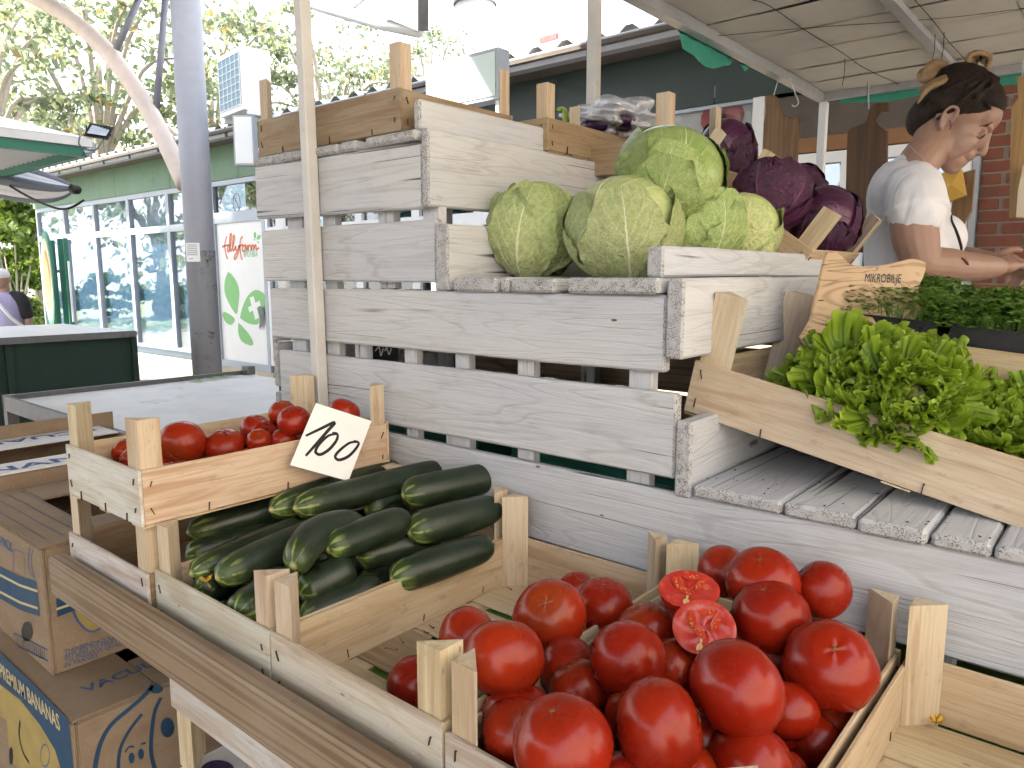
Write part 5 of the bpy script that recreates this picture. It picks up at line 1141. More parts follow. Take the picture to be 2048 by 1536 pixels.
names = ['with pale stems spilling over below the olive board', 'in the middle of the near row', 'in the near row at the picture edge', 'at the back left behind the olive wood board', 'at the back in the middle', 'at the back right by the picture edge']
for iy in range(2):
    for ix in range(3):
        x = -.345 + ix * .168; y = 1.50 + iy * .135; z = -.118 - ix * .014 + iy * .018
        t = thing('microgreen_tray', 'black tray of dense green microgreens ' + names[k], 'plant tray', (x, y, z), (0, R(5), rr.uniform(-.06, .06)), 'trays of microgreens')
        put('tray', TRAY, t); put('soil', SOIL, t)
        o = put('sprouts', SPR[k % 3], t, (0, 0, 0), (0, 0, math.pi * (k % 2))); o['kind'] = 'stuff'; k += 1
# slats that carry the trays inside their crate
cs = thing('tray_rack', 'dark plastic rack carrying the microgreen trays', 'rack', (-.16, 1.58, -.325)); 
MB().box((-.26, -.16, 0), (.26, .16, .19), M=Matrix.Rotation(R(5), 4, 'Y')).obj('rack_box', M['black_plastic'], cs)
# ---------------------------------------------------------------- price card
pX = Vector((1, -.10, .42)).normalized(); p0 = onx(690, 880, -1.178)
card = [onp(x, y, p0, pX) for x, y in ((632, 806), (743, 842), (697, 962), (580, 930))]
cc = sum(card, Vector()) / 4
pc_ = thing('price_card', 'white square price card with 100 written in black marker', 'price card', cc)
me = MB().prism([p - cc for p in card], -pX * .0012).mesh('card', M['paper']); put('card', recalc(me), pc_)
m = MB()
for pts, w in (([(611, 872), (640, 858), (669, 845), (655, 862), (634, 886), (611, 912)], .0058),
               ([(673, 868), (656, 872), (637, 890), (631, 904), (641, 909), (659, 898), (673, 880), (674, 868), (664, 866)], .0055),
               ([(715, 884), (699, 886), (680, 900), (670, 913), (678, 920), (696, 913), (711, 898), (717, 886), (707, 882)], .0055)):
    P = spline([onp(x, y, p0, pX) - cc + pX * .0008 for x, y in pts], 6); n = len(P)
    ribbon(m, P, [w * (.75 + .35 * math.sin(3.1 * i / n)) for i in range(n)], pX)
m.obj('handwritten_number', M['ink'], pc_)

# ---------------------------------------------------------------- olive wood name board
q0 = ony(1690, 590, 1.43); qn = Vector((.36, -.90, .22)).normalized()
out = [(1655, 502), (1668, 503), (1684, 512), (1702, 528), (1730, 532), (1765, 530), (1800, 522), (1825, 517), (1848, 522), (1853, 532), (1846, 556), (1838, 580), (1826, 700), (1610, 690), (1618, 640), (1632, 580), (1642, 535), (1648, 512)]
P = [onp(x, y, q0, qn) for x, y in out]; c = sum(P, Vector()) / len(P)
nb = thing('name_board', 'olive wood board with the burnt word MIKROBILJE leaning behind the lettuce', 'sign', c)
Pc = [p - c for p in spline(P + [P[0]], 3)[:-1]]
bmn = bmesh.new(); vs_ = [bmn.verts.new(p) for p in Pc]; bmn.faces.new(vs_); ret = bmesh.ops.extrude_face_region(bmn, geom=list(bmn.faces)); 
bmesh.ops.translate(bmn, verts=[v for v in ret['geom'] if isinstance(v, bmesh.types.BMVert)], vec=-qn * .022); bmesh.ops.recalc_face_normals(bmn, faces=bmn.faces); bmesh.ops.bevel(bmn, geom=[e for e in bmn.edges if e.calc_face_angle(0) > 1], offset=.003, segments=2, affect='EDGES')
put('board', mesh_of(bmn, 'board', M['olive']), nb)
a = onp(1728, 564, q0, qn) - c; b = onp(1802, 566, q0, qn) - c
tm = text_mesh('lettering', 'MIKROBILJE', M['ink'], .03, 'LEFT', .12); wx = max(v.co.x for v in tm.vertices)
o = put('lettering', tm, nb); up = onp(1732, 548, q0, qn) - onp(1728, 564, q0, qn)
o.matrix_local = frame3(a + qn * .0012, b - a, up) @ Matrix.Diagonal(((b - a).length / wx, .75, 1, 1))

# ---------------------------------------------------------------- awning with ceiling panels and poles
AZ = .75
aw = thing('stall_awning', 'stall awning lined with grey panels tied up with wire', 'awning', (-.0, 2.2, AZ)); ao = Vector((0, 2.2, AZ))
ra = random.Random(14)
ax0, ax1, ay0, ay1 = -1.125, 1.5, 1.30, 3.37
MB().box((ax0 - .012, ay0 - 2.2, -.028), (ax0 + .022, ay1 - 2.2, .012)).obj('edge_profile', M['galvanised'], aw); MB().box((ax0 + .024, ay1 - 2.225, -.028), (ax1, ay1 - 2.2, .010)).obj('edge_profile', M['galvanised'], aw)
MB().box((-.62, ay0 - 2.2, -.022), (-.59, ay1 - 2.23, -.001)).obj('cross_profile', M['galvanised'], aw); MB().box((.2, ay0 - 2.2, -.022), (.23, ay1 - 2.23, -.001)).obj('cross_profile', M['galvanised'], aw)
ys = [ay0 + .03 + .228 * k for k in range(10)]
for ix, (x0, x1) in enumerate(((ax0 + .024, -.352), (-.350, .45), (.452, 1.5))):
    for k in range(9):
        n, mm = 8, 5; vs = []; fs = []; t0 = ra.uniform(-.006, .006)
        for j in range(mm + 1):
            for i in range(n + 1):
                x = x0 + (x1 - x0) * i / n; y = ys[k] + (ys[k + 1] - ys[k] - .010) * j / mm
                z = .004 + t0 * .3 - .008 * math.sin(math.pi * i / n) * math.sin(math.pi * j / mm) + .0015 * ra.uniform(-1, 1); vs.append((x, y - 2.2, z))
        W = n + 1; fs = [(j * W + i, j * W + i + 1, j * W + i + W + 1, j * W + i + W) for j in range(mm) for i in range(n)]
        put('ceiling_panel', pyd('ceiling_panel', vs, fs, M['foam'], True), aw)
vs = []; n = 14
for j in range(2):
    for i in range(n + 1): vs.append((ax0 - .02 + (ax1 - ax0) * i / n, (ay0 if j == 0 else ay1) - 2.2, .035))
put('tarpaulin', pyd('tarpaulin', vs, [(i, i + 1, i + n + 2, i + n + 1) for i in range(n)], M['foam']), aw)
def wire(pts, rad=.0013): MB().tube(spline(pts, 5), rad, 5).obj('tie_wire', M['wire'], aw)
def am(px, py, off=-.010): p = onz(px, py, AZ - .008); return Vector((p.x, p.y - 2.2, -.006))
wire([am(1500, 0), am(1540, 14), am(1610, 62), am(1680, 104), am(1730, 138), am(1790, 166), am(1835, 190)]); wire([am(1830, 2), am(1870, 48), am(1900, 88), am(1940, 130), am(1960, 160)])
for k, (x0, x1) in enumerate(((1400, 2048),)): wire([am(x0 + 25 * j + j * (x1 - x0) / 6, [78, 75, 130, 150][k] - j * [12, 10, 9, 7][k] + ra.uniform(-3, 3)) for j in range(6)], .0009)
for px, py in ((1690, 118), (1870, 70), (1888, 66), (1735, 165)): MB().tube([am(px, py), am(px, py) + Vector((.004, -.01, -.05)), am(px, py) + Vector((-.004, .0, -.09))], .0013, 5).obj('wire_end', M['wire'], aw)
# torn tarpaulin hem hanging from the edge
def hem(pts, drop, nm='tarpaulin_hem'):
    vs = []; fs = []; n = len(pts)
    for i, p in enumerate(pts):
        for j in range(5): vs.append((p[0] + .010 * math.sin(3 * i + j) * j / 4, p[1] + .008 * math.sin(2.3 * i), p[2] - drop[i] * j / 4))
    fs = [(i * 5 + j, i * 5 + j + 1, i * 5 + j + 6, i * 5 + j + 5) for i in range(n - 1) for j in range(4)]
    return put(nm, pyd(nm, vs, fs, M['tarp_green'], True), aw)
y0, y1 = onx(1345, 40, ax0 - .02).y, onx(1475, 105, ax0 - .02).y
hem([(ax0 - .024, y0 - 2.2 + (y1 - y0) * k / 10, .01) for k in range(11)], [.01, .045, .075, .085, .09, .10, .095, .085, .07, .055, .01])
hem([(ax0 - .024, y1 - 2.2 + .05 * k, .01) for k in range(4)], [.01, .055, .05, .01])
hem([(-1.05 + .18 * k, ay1 - 2.19, .03) for k in range(14)], [.07, .09, .08, .085, .10, .09, .07, .10, .09, .08, .09, .1, .08, .09])
hp = thing('awning_pole', 'thin white awning pole between the two hanging chopping boards', 'pole', (-1.105, 3.35, -1.5))
board('pole', hp, (-.016, -.016, 0), (.016, .016, 2.215), [M['pvc'], M['pvc']], 'Z', .003)
# ---------------------------------------------------------------- hanging chopping boards
def chop(label, out, Y, mat, th=.018, yaw=0, hook=None, name='chopping_board', cat='chopping board'):
    P = [ony(x, y, Y) for x, y in out]; c = sum(P, Vector()) / len(P); t = thing(name, label, cat, c, (0, 0, yaw), 'chopping boards hanging under the awning')
    bmn = bmesh.new(); f = bmn.faces.new([bmn.verts.new(p - c) for p in P]); ret = bmesh.ops.extrude_face_region(bmn, geom=[f])
    bmesh.ops.translate(bmn, verts=[v for v in ret['geom'] if isinstance(v, bmesh.types.BMVert)], vec=(0, th, 0)); bmesh.ops.recalc_face_normals(bmn, faces=bmn.faces)
    bmesh.ops.bevel(bmn, geom=[e for e in bmn.edges if e.calc_face_angle(0) > 1.2], offset=.002, segments=1, affect='EDGES')
    for v in bmn.verts: v.co = Vector((v.co.z, v.co.y, -v.co.x))
    put('blade', mesh_of(bmn, 'blade', M[mat]), t, (0, 0, 0), (0, R(-90), 0))
    if hook:
        pts = [ony(x, y, Y + .008) - c for x, y in hook]; MB().tube(spline(pts, 4), .0022, 6).obj('hook', M['galvanised'], t)
    return t
def cr2(pts): return [(p.x, p.y) for p in spline([(a, b, 0) for a, b in pts], 4)]
chop('light brown chopping board hanging left of the white awning pole', cr2([(1530, 192), (1548, 190), (1556, 202), (1560, 222), (1572, 232), (1596, 236)]) + [(1590, 420), (1521, 420)] + [(1527, 245), (1532, 222)], 2.95, 'cut_light', hook=[(1546, 195), (1555, 165), (1561, 148)])
chop('dark chopping board with a hooked handle hanging right of the white awning pole', [(1776, 206), (1776, 222)] + cr2([(1762, 224), (1752, 238), (1756, 250), (1774, 262)]) + [(1772, 505), (1688, 505), (1694, 262)] + cr2([(1700, 256), (1728, 246), (1736, 228), (1742, 212), (1755, 206), (1774, 205)]), 2.90, 'cut_dark', hook=[(1738, 218), (1737, 190), (1737, 165)])
chop('golden chopping board at the right picture edge', [(2033, 152), (2062, 152), (2066, 190), (2075, 440), (2018, 436), (2022, 215), (2036, 195)], 2.80, 'cut_gold', hook=[(2045, 160), (2045, 120)])
chop('brown chopping board hanging behind the woman face', [(1925, 345), (1950, 338), (1944, 420), (1916, 470), (1895, 470), (1905, 400)], 3.05, 'cut_light')
yb = thing('yellow_bag', 'yellow plastic wrapped packet hanging behind the woman neck', 'packet', ony(1905, 370, 2.95)); y_ = ony(1905, 370, 2.95)
P = [ony(x, y, 2.95) - y_ for x, y in ((1868, 350), (1922, 338), (1931, 390), (1895, 404), (1872, 396))]
vs = [p for p in P] + [p + Vector((0, .03, 0)) for p in P] + [Vector((0, -.02, 0))]; n = 5
put('packet', recalc(pyd('packet', vs, [(i, (i + 1) % n, 2 * n) for i in range(n)] + [(i, (i + 1) % n, n + (i + 1) % n, n + i) for i in range(n)] + [tuple(range(n, 2 * n))], M['bag_yellow'])), yb)
cbg = thing('cream_bag', 'cream plastic bag hanging at the right picture edge', 'bag', ony(2042, 400, 2.74)); c_ = ony(2042, 400, 2.74)
P = [ony(x, y, 2.74) - c_ for x, y in ((2046, 330), (2075, 330), (2080, 436), (2032, 434), (2036, 380))]
MB().prism(P, (0, .03, 0)).obj('bag', M['cream_bag'], cbg)
for lab, px, py in (('empty metal hook hanging from the awning edge', 1585, 190),):
    h0 = ony(px, py, 2.6); t = thing('hook', lab, 'hook', h0); MB().tube(spline([ony(1580, 155, 2.6) - h0, ony(1590, 185, 2.6) - h0, ony(1597, 205, 2.6) - h0, ony(1590, 213, 2.6) - h0, ony(1584, 210, 2.6) - h0], 5), .0022, 6).obj('hook_wire', M['galvanised'], t)

# ---------------------------------------------------------------- aubergines in a clear bag, pepper
def blobby(name, seed, rx, ry, rz, mat, amp=.08, sub=3):
    r = random.Random(seed); bm = bmesh.new(); bmesh.ops.create_icosphere(bm, subdivisions=sub, radius=1); ph = [r.uniform(0, 6) for _ in range(6)]
    for v in bm.verts:
        c = v.co.copy(); k = 1 + amp * (math.sin(5 * c.x + ph[0]) * math.sin(6 * c.y + ph[1]) + .6 * math.sin(11 * c.z + 7 * c.x + ph[2]) + .5 * math.sin(17 * c.y + 9 * c.z + ph[3])); v.co = Vector((c.x * rx * k, c.y * ry * k, c.z * rz * k))
    return mesh_of(bm, name, mat, True)
bg = thing('clear_bag', 'crumpled clear plastic bag of aubergines on the top crates', 'bag', ond(1215, 242, 2.05))
put('film', blobby('film', 3, .135, .09, .050, M['clear_bag'], .16, 5), bg, (0, 0, 0), (0, 0, R(-10)))
for k, (x, y, z) in enumerate(((-.06, .0, -.012), (.02, .02, -.01), (.07, -.02, -.014), (-.01, -.05, -.02))):
    t = thing('aubergine', ['aubergine at the left in the clear bag', 'aubergine in the middle of the clear bag', 'aubergine at the right in the clear bag', 'aubergine at the front of the clear bag'][k], 'aubergine', ond(1215, 242, 2.05) + Vector((x, y, z)), (0, 0, k), 'aubergines in the clear bag'); put('fruit', blobby('fruit', k, .055, .028, .028, M['aubergine'], .02), t)
    MB().tube([(.05, 0, 0), (.075, .006, .004)], [.01, .005], 8).obj('cap', M['pepper'], t, True)
pp = thing('pepper', 'green pepper with curled stalk sticking out of the top crates', 'pepper', ond(1133, 240, 2.0)); p_ = ond(1133, 240, 2.0)
MB().tube(spline([ond(1116, 222, 2.0) - p_, ond(1120, 218, 2.0) - p_, ond(1128, 221, 2.0) - p_, ond(1131, 234, 2.0) - p_, ond(1134, 245, 2.0) - p_], 5), [.0045 + .0003 * k for k in range(21)], 10).obj('stalk', M['pepper'], pp, True)
put('fruit', blobby('fruit', 9, .03, .03, .035, M['pepper'], .03), pp, (.004, .01, -.045))

# ---------------------------------------------------------------- banana boxes and things under the table
def face_text(body, parent, o, x, y, size, mat, w=None, z=.0008, align='LEFT', shear=0, bold=.022):
    me = text_mesh('print_lettering', body, M[mat], size, align, shear, 0, bold); ob = put('print_lettering', me, parent); Mx = frame3(o, x, y); n = Vector(x).normalized().cross(Vector(y).normalized())
    sx = 1
    if w: sx = w / max(v.co.x for v in me.vertices)
    ob.matrix_local = Matrix.Translation(n * z) @ Mx @ Matrix.Diagonal((sx, 1, 1, 1)); return ob
def carton(name, label, X1, Y0, z0, z1, lx, ly, hole=None, open_=False):
    """carton whose right front vertical edge stands at (X1, Y0); it runs lx towards -x and ly towards +y"""
    t = thing(name, label, 'cardboard box', (X1, Y0, z0)); h = z1 - z0; th = .006; r = random.Random(int(-X1 * 100)); P_ = []
    def pan(nm, lo, hi): 
        a, b = Vector(lo), Vector(hi); c = (a + b) / 2; bm = bmesh.new(); bmesh.ops.create_cube(bm, size=1)
        for v in bm.verts: v.co = Vector((v.co.x * (b.x - a.x), v.co.y * (b.y - a.y), v.co.z * (b.z - a.z)))
        bmesh.ops.bevel(bm, geom=list(bm.edges), offset=.0022, segments=2, affect='EDGES'); o = put(nm, mesh_of(bm, nm, M['card']), t, c); P_.append(o); return o
    f = pan('front_wall', (-lx, 0, 0), (0, th, h - .001)); s = pan('side_wall', (-th, th + .0005, 0), (0.0005, ly, h - .001)); pan('back_wall', (-lx, ly - th, 0), (-th - .001, ly + .0005, h - .001)); pan('side_wall', (-lx - .0005, th + .001, 0), (-lx + th, ly - th - .001, h - .001)); pan('floor', (-lx + .01, .01, .002), (-.01, ly - .01, .008))
    if not open_:
        if hole:
            hx0, hx1, hy0, hy1 = hole
            pan('lid_strip', (-lx, 0.0005, h), (0, hy0, h + .005)); pan('lid_strip', (-lx, hy1, h), (0, ly, h + .005)); pan('lid_strip', (hx1, hy0 + .0005, h), (0, hy1 - .0005, h + .005)); pan('lid_strip', (-lx, hy0 + .0005, h), (hx0, hy1 - .0005, h + .005))
        else: pan('lid', (-lx, 0, h), (0, ly, h + .005))
    return t
def stripe(parent, pts, w, n, mat, nm='print_stripe'):
    m = MB(); ribbon(m, pts, w, n); return m.obj(nm, M[mat], parent)
FN = Vector((0, -1, 0)); SN = Vector((1, 0, 0)); e = .0009
b1 = carton('banana_box', 'upper brown banana box with blue curved stripes beside the table rail', -1.62, .487, -.802, -.536, .50, .39, (-.36, -.13, .12, .30))
def onface(px, py, face='f', b=b1):
    p = ony(px, py, b.location.y - e) if face == 'f' else onx(px, py, b.location.x + e); return p - b.location
def band(lo, hi, mat, face='f', b=b1):
    n = len(lo); V_ = [onface(*p, face, b) for p in lo] + [onface(*p, face, b) for p in hi]
    return V_, [(i, i + 1, n + i + 1, n + i) for i in range(n - 1)]
V_, F_ = band(spl_top := [(-40, 1098), (0, 1133), (40, 1152), (72, 1162)], [(-40, 1160), (0, 1197), (40, 1220), (80, 1233)], 'blue_print'); put('print_band', recalc(pyd('print_band', V_, F_, M['blue_print'])), b1)
for dy in (12, 46):
    V_, F_ = band([(-40, 1098 + dy), (0, 1135 + dy), (40, 1156 + dy), (76, 1168 + dy)], [(-40, 1103 + dy), (0, 1140 + dy), (40, 1161 + dy), (76, 1173 + dy)], 0); me = recalc(pyd('print_band', V_, F_, M['cream_print'])); put('print_band', me, b1, (0, -.0005, 0))
V_, F_ = band([(112, 1198), (130, 1192), (170, 1180), (260, 1150)], [(115, 1234), (135, 1226), (175, 1212), (262, 1185)], 0, 's'); put('print_band', recalc(pyd('print_band', V_, F_, M['blue_print'])), b1)
V_, F_ = band([(113, 1216), (133, 1209), (173, 1196), (261, 1167)], [(113, 1221), (133, 1214), (173, 1201), (261, 1172)], 0, 's'); put('print_band', recalc(pyd('print_band', V_, F_, M['cream_print'])), b1, (.0005, 0, 0))
m = MB(); P = spline([onface(x, y, 's') for x, y in ((146, 1222), (158, 1245), (178, 1262), (198, 1258), (215, 1235))], 6); V_ = P; put('print_banana', recalc(pyd('print_banana', V_, [tuple(range(len(V_)))], M['yellow_print'])), b1); ribbon(m, [p + SN * .0004 for p in P], .0045, SN); m.obj('print_outline', M['blue_text'], b1)
face_text('PACK', b1, onface(2, 1090), onface(28, 1106) - onface(2, 1090), onface(2, 1072) - onface(2, 1090), .030, 'blue_text')
face_text('TA', b1, onface(-24, 1262), onface(22, 1278) - onface(-24, 1262), onface(-24, 1200) - onface(-24, 1262), .085, 'blue_text', .065)
m = MB(); fr = [(28, 1266), (95, 1300), (96, 1322), (30, 1289), (28, 1266)]; ribbon(m, [onface(*p) for p in fr], .0035, FN)
for k in range(15): x = 34 + k * 3.9; y = 1270 + (x - 28) * .50; ribbon(m, [onface(x, y), onface(x + .5, y + 19)], .0022 if k % 3 else .0040, FN)
m.obj('print_barcode', M['blue_print'], b1)
m = MB(); m.add([onface(54 + 11.5 * math.cos(a * .35), 1263 + 20 * math.sin(a * .35)) for a in range(18)], [tuple(range(18))]); m.obj('hand_hole', M['ink'], b1)
m = MB(); ribbon(m, [onface(*p) for p in ((26, 1143), (28, 1098), (48, 1106), (50, 1150))], .0022, FN); ribbon(m, spline([onface(*p) for p in ((60, 1094), (56, 1115), (58, 1140), (68, 1155))], 4), .0035, FN); ribbon(m, spline([onface(*p) for p in ((66, 1098), (62, 1118), (64, 1140), (70, 1152))], 4), .0025, FN); m.obj('print_drawing', M['blue_text'], b1)
for k, tx in enumerate(('THIABENDAZOLE', 'APPLIED TO FRUIT', 'TO PRESERVE QUALITY', 'IN TRANSIT')):
    face_text(tx, b1, onface(128, 1308 + 9 * k, 's'), onface(168, 1299 + 9 * k - 3.5, 's') - onface(128, 1308 + 9 * k, 's'), Vector((0, 0, 1)), .0125, 'blue_text', bold=.015)
m = MB(); lz = b1.location
for k in range(4): y = .02 + .03 * k; ribbon(m, [(-.47, y, .2722), (-.04, y + .004, .2722)], .0016, (0, 0, 1))
m.obj('print_lines', M['blue_text'], b1)
# second box behind it, open, with printed flaps
b2 = carton('banana_box', 'open banana box with white printed flaps behind the upper banana box', -2.16, .38, -.78, -.50, .46, .62, None, True)
MB().box((-.115, .0, .2815), (.004, .61, .2855)).obj('flap', M['white_print'], b2); MB().box((-.46, .0, .2815), (-.31, .61, .2855)).obj('flap', M['white_print'], b2)
face_text('BANANAS', b2, Vector((-.02, .03, .2862)), (0, 1, 0), (-1, 0, 0), .075, 'blue_text', .50, .0); face_text('ECUADOR', b2, Vector((-.43, .58, .2862)), (0, -1, 0), (1, 0, 0), .07, 'blue_text', .48, .0)
MB().box((-.475, .0, .10), (-.469, .66, .325)).obj('raised_flap', M['card'], b2)
# lower boxes
b3 = carton('banana_box', 'lower banana box with PREMIUM BANANAS on a blue stripe', -1.42, .450, -1.08, -.808, .50, .40, (-.36, -.15, .16, .34))
def of3(px, py, f='f'): return onface(px, py, f, b3)
m = MB(); T_ = [(-70, 1235), (0, 1305), (60, 1362), (137, 1440)]; B_ = [(-70, 1290), (0, 1368), (40, 1400), (80, 1450), (110, 1500), (128, 1560), (148, 1560)]
put('print_band', recalc(pyd('print_band', [of3(*p) for p in T_ + [(147, 1545)] + B_[::-1]], [tuple(range(len(T_) + 1 + len(B_)))], M['blue_print'])), b3)
put('print_field', recalc(pyd('print_field', [of3(*p) + Vector((0, .0004, 0)) for p in [(-70, 1292), (0, 1370), (42, 1402), (82, 1452), (112, 1502), (126, 1556), (60, 1560), (20, 1520), (12, 1440), (-20, 1420), (-70, 1400)]], [tuple(range(11))], M['yellow_print'])), b3)
face_text('PREMIUM BANANAS', b3, of3(2, 1352) + FN * .0003, of3(122, 1462) - of3(2, 1352), of3(2, 1325) - of3(2, 1352), .046, 'cream_print', (of3(122, 1462) - of3(2, 1352)).length)
m = MB()
for pts, w in (([(188, 1545), (200, 1490), (222, 1450), (262, 1415), (290, 1390), (305, 1370)], .009), ([(236, 1545), (240, 1500), (258, 1462), (284, 1428)], .007), ([(312, 1545), (302, 1500), (308, 1430), (322, 1395)], .008), ([(250, 1505), (258, 1494), (268, 1494)], .004), ([(282, 1488), (292, 1486)], .004)):
    ribbon(m, spline([of3(*p, 's') for p in pts], 5), w, SN)
m.obj('print_outline', M['blue_print'], b3)
for x, y, a, b in ((263, 1516, 6, 11), (282, 1508, 6, 11)): put('print_dot', recalc(MB().add([of3(x + a * math.cos(.35 * k), y + b * math.sin(.35 * k), 's') for k in range(18)], [tuple(range(18))]).mesh('print_dot', M['blue_print'])), b3)
put('print_dot', recalc(MB().add([of3(312 + 14 * math.cos(.35 * k), 1378 + 9 * math.sin(.35 * k), 's') for k in range(18)], [tuple(range(18))]).mesh('print_dot', M['blue_print'])), b3); put('print_dot', recalc(MB().add([of3(335 + 14 * math.cos(.35 * k), 1455 + 20 * math.sin(.35 * k), 's') for k in range(18)], [tuple(range(18))]).mesh('print_dot', M['blue_print'])), b3)
m = MB(); ribbon(m, [of3(90 + 9 * math.cos(.33 * k), 1511 + 22 * math.sin(.33 * k)) for k in range(20)], .003, FN); m.obj('print_stamp', M['blue_text'], b3)
m = MB(); ribbon(m, spline([of3(*p) for p in ((40, 1442), (38, 1470), (46, 1505), (58, 1525))], 5), .008, FN); m.obj('torn_slot', M['ink'], b3); put('torn_slot', recalc(MB().add([of3(22 + 4 * math.cos(.35 * k), 1512 + 18 * math.sin(.35 * k)) for k in range(18)], [tuple(range(18))]).mesh('torn_slot', M['ink'])), b3)
face_text('VACUUM PACK', b3, Vector((-.085, .055, .2775)), (0, 1, 0), (-1, 0, 0), .042, 'blue_text', .30, .0)
b4 = carton('banana_box', 'plain banana box at the ground under the other banana boxes', -1.43, .455, -1.5, -1.085, .50, .40)
# whitewashed crate hanging upside down below the rail, with a fruit box under it
c12 = crate('produce_crate', 'whitewashed upturned crate under the table rail', (-.905, .775, -.628), .56, .50, .088, .20, rot=(R(180), 0, 0), tint='white', front='white', seed=12, leg=.045, floor=True)
fbx = carton('fruit_box', 'white fruit carton with purple spots and yellow side under the upturned crate', -.62, .505, -1.10, -.830, .56, .50)
for o in fbx.children: o.data.materials[0] = M['white_print']
for x, y, q in ((-.50, .06, .035), (-.42, .11, .02), (-.36, .05, .028), (-.47, .18, .03), (-.30, .12, .035)): put('print_spot', MB().add([(x + q * math.cos(.35 * k), y + q * .7 * math.sin(.35 * k), .2758) for k in range(18)], [tuple(range(18))]).mesh('print_spot', M['purple_print']), fbx)
put('print_field', MB().add([(-.557, -.0012, .05), (-.50, -.0012, .05), (-.50, -.0012, .22), (-.557, -.0012, .24)], [(0, 1, 2, 3)]).mesh('print_field', M['yellow_print']), fbx)
b5 = carton('fruit_box', 'plain carton at the ground under the white fruit carton', -.62, .51, -1.5, -1.107, .56, .48)
# carton and label behind the boards
b6 = carton('fruit_box', 'white and blue carton with yellow label behind the left end of the stand', -1.690, 1.135, -.63, -.30, .085, .30)
for o in b6.children: o.data.materials[0] = M['white_print']
MB().box((-.0, .002, .235), (.0015, .30, .332)).obj('print_band', M['blue_print'], b6, loc=(.0, 0, 0)); MB().box((-.085, -.0015, .255), (0, -.0005, .332)).obj('print_band', M['blue_print'], b6)
MB().box((-.075, -.0018, .12), (-.02, -.0005, .19)).obj('print_label', M['yellow_print'], b6)
tl_ = ony(768, 712, 1.16); lt = thing('name_label', 'small black label with white writing behind the boards', 'label', tl_); MB().box((-.05, -.001, -.03), (.05, .001, .03)).obj('card', M['black_plastic'], lt); mm = MB(); ribbon(mm, spline([(-.03, -.0015, .01), (-.015, -.0015, .02), (-.01, -.0015, 0), (.0, -.0015, .018)], 4), .003, (0, -1, 0)); ribbon(mm, spline([(.005, -.0015, .012), (.012, -.0015, .02), (.02, -.0015, .005), (.028, -.0015, .02)], 4), .003, (0, -1, 0)); mm.obj('lettering', M['paper'], lt); MB().box((-.004, 0.0015, -.30), (.004, .004, -.03)).obj('stick', M['timber'], lt)
# crates stored inside the stand, seen through the gaps
for k, (x, lab) in enumerate(((-1.35, 'green plastic crate stored inside the stand at the left'), (-.85, 'green plastic crate stored inside the stand at the right'))):
    t = thing('plastic_crate', lab, 'crate', (x, 1.40, -.577), group='green plastic crates inside the stand')
    m = MB()
    for (lo, hi) in (((-.2, -.15, 0), (.2, .15, .01)), ((-.2, -.15, .01), (.2, -.142, .24)), ((-.2, .142, .01), (.2, .15, .24)), ((-.2, -.142, .01), (-.192, .142, .24)), ((.192, -.142, .01), (.2, .142, .24))): m.box(lo, hi)
    for q in range(5): m.box((-.2, -.156, .03 + q * .045), (.2, -.1505, .045 + q * .045))
    m.obj('shell', M['tarp_green'] if False else M['green_beam'], t)

# crumbs, dry leaf bits and soil left on the shelves
rc = random.Random(21); m = MB()
for k in range(80):
    if k < 48: p = Vector((rc.uniform(-.52, .1), 1.065 + abs(rc.gauss(0, .09)), -.3255))
    else: p = Vector((rc.uniform(-.86, .12), rc.uniform(.55, 1.0), TBL + .0062))
    q = rc.uniform(.0006, .0020); a = rc.uniform(0, 3.1); d = Vector((math.cos(a), math.sin(a), 0)) * q * rc.uniform(1, 2.2); n = Vector((-math.sin(a), math.cos(a), 0)) * q
    m.add([p - d - n * .6, p + d * .8 - n, p + d + n * .7, p - d * .6 + n, p + Vector((0, 0, q * .8))], [(0, 1, 4), (1, 2, 4), (2, 3, 4), (3, 0, 4)])
o = m.obj('crumbs', M['soil']); o['kind'] = 'stuff'; o['label'] = 'dark crumbs of soil and dry leaf on the shelf planks'; o['category'] = 'crumbs'
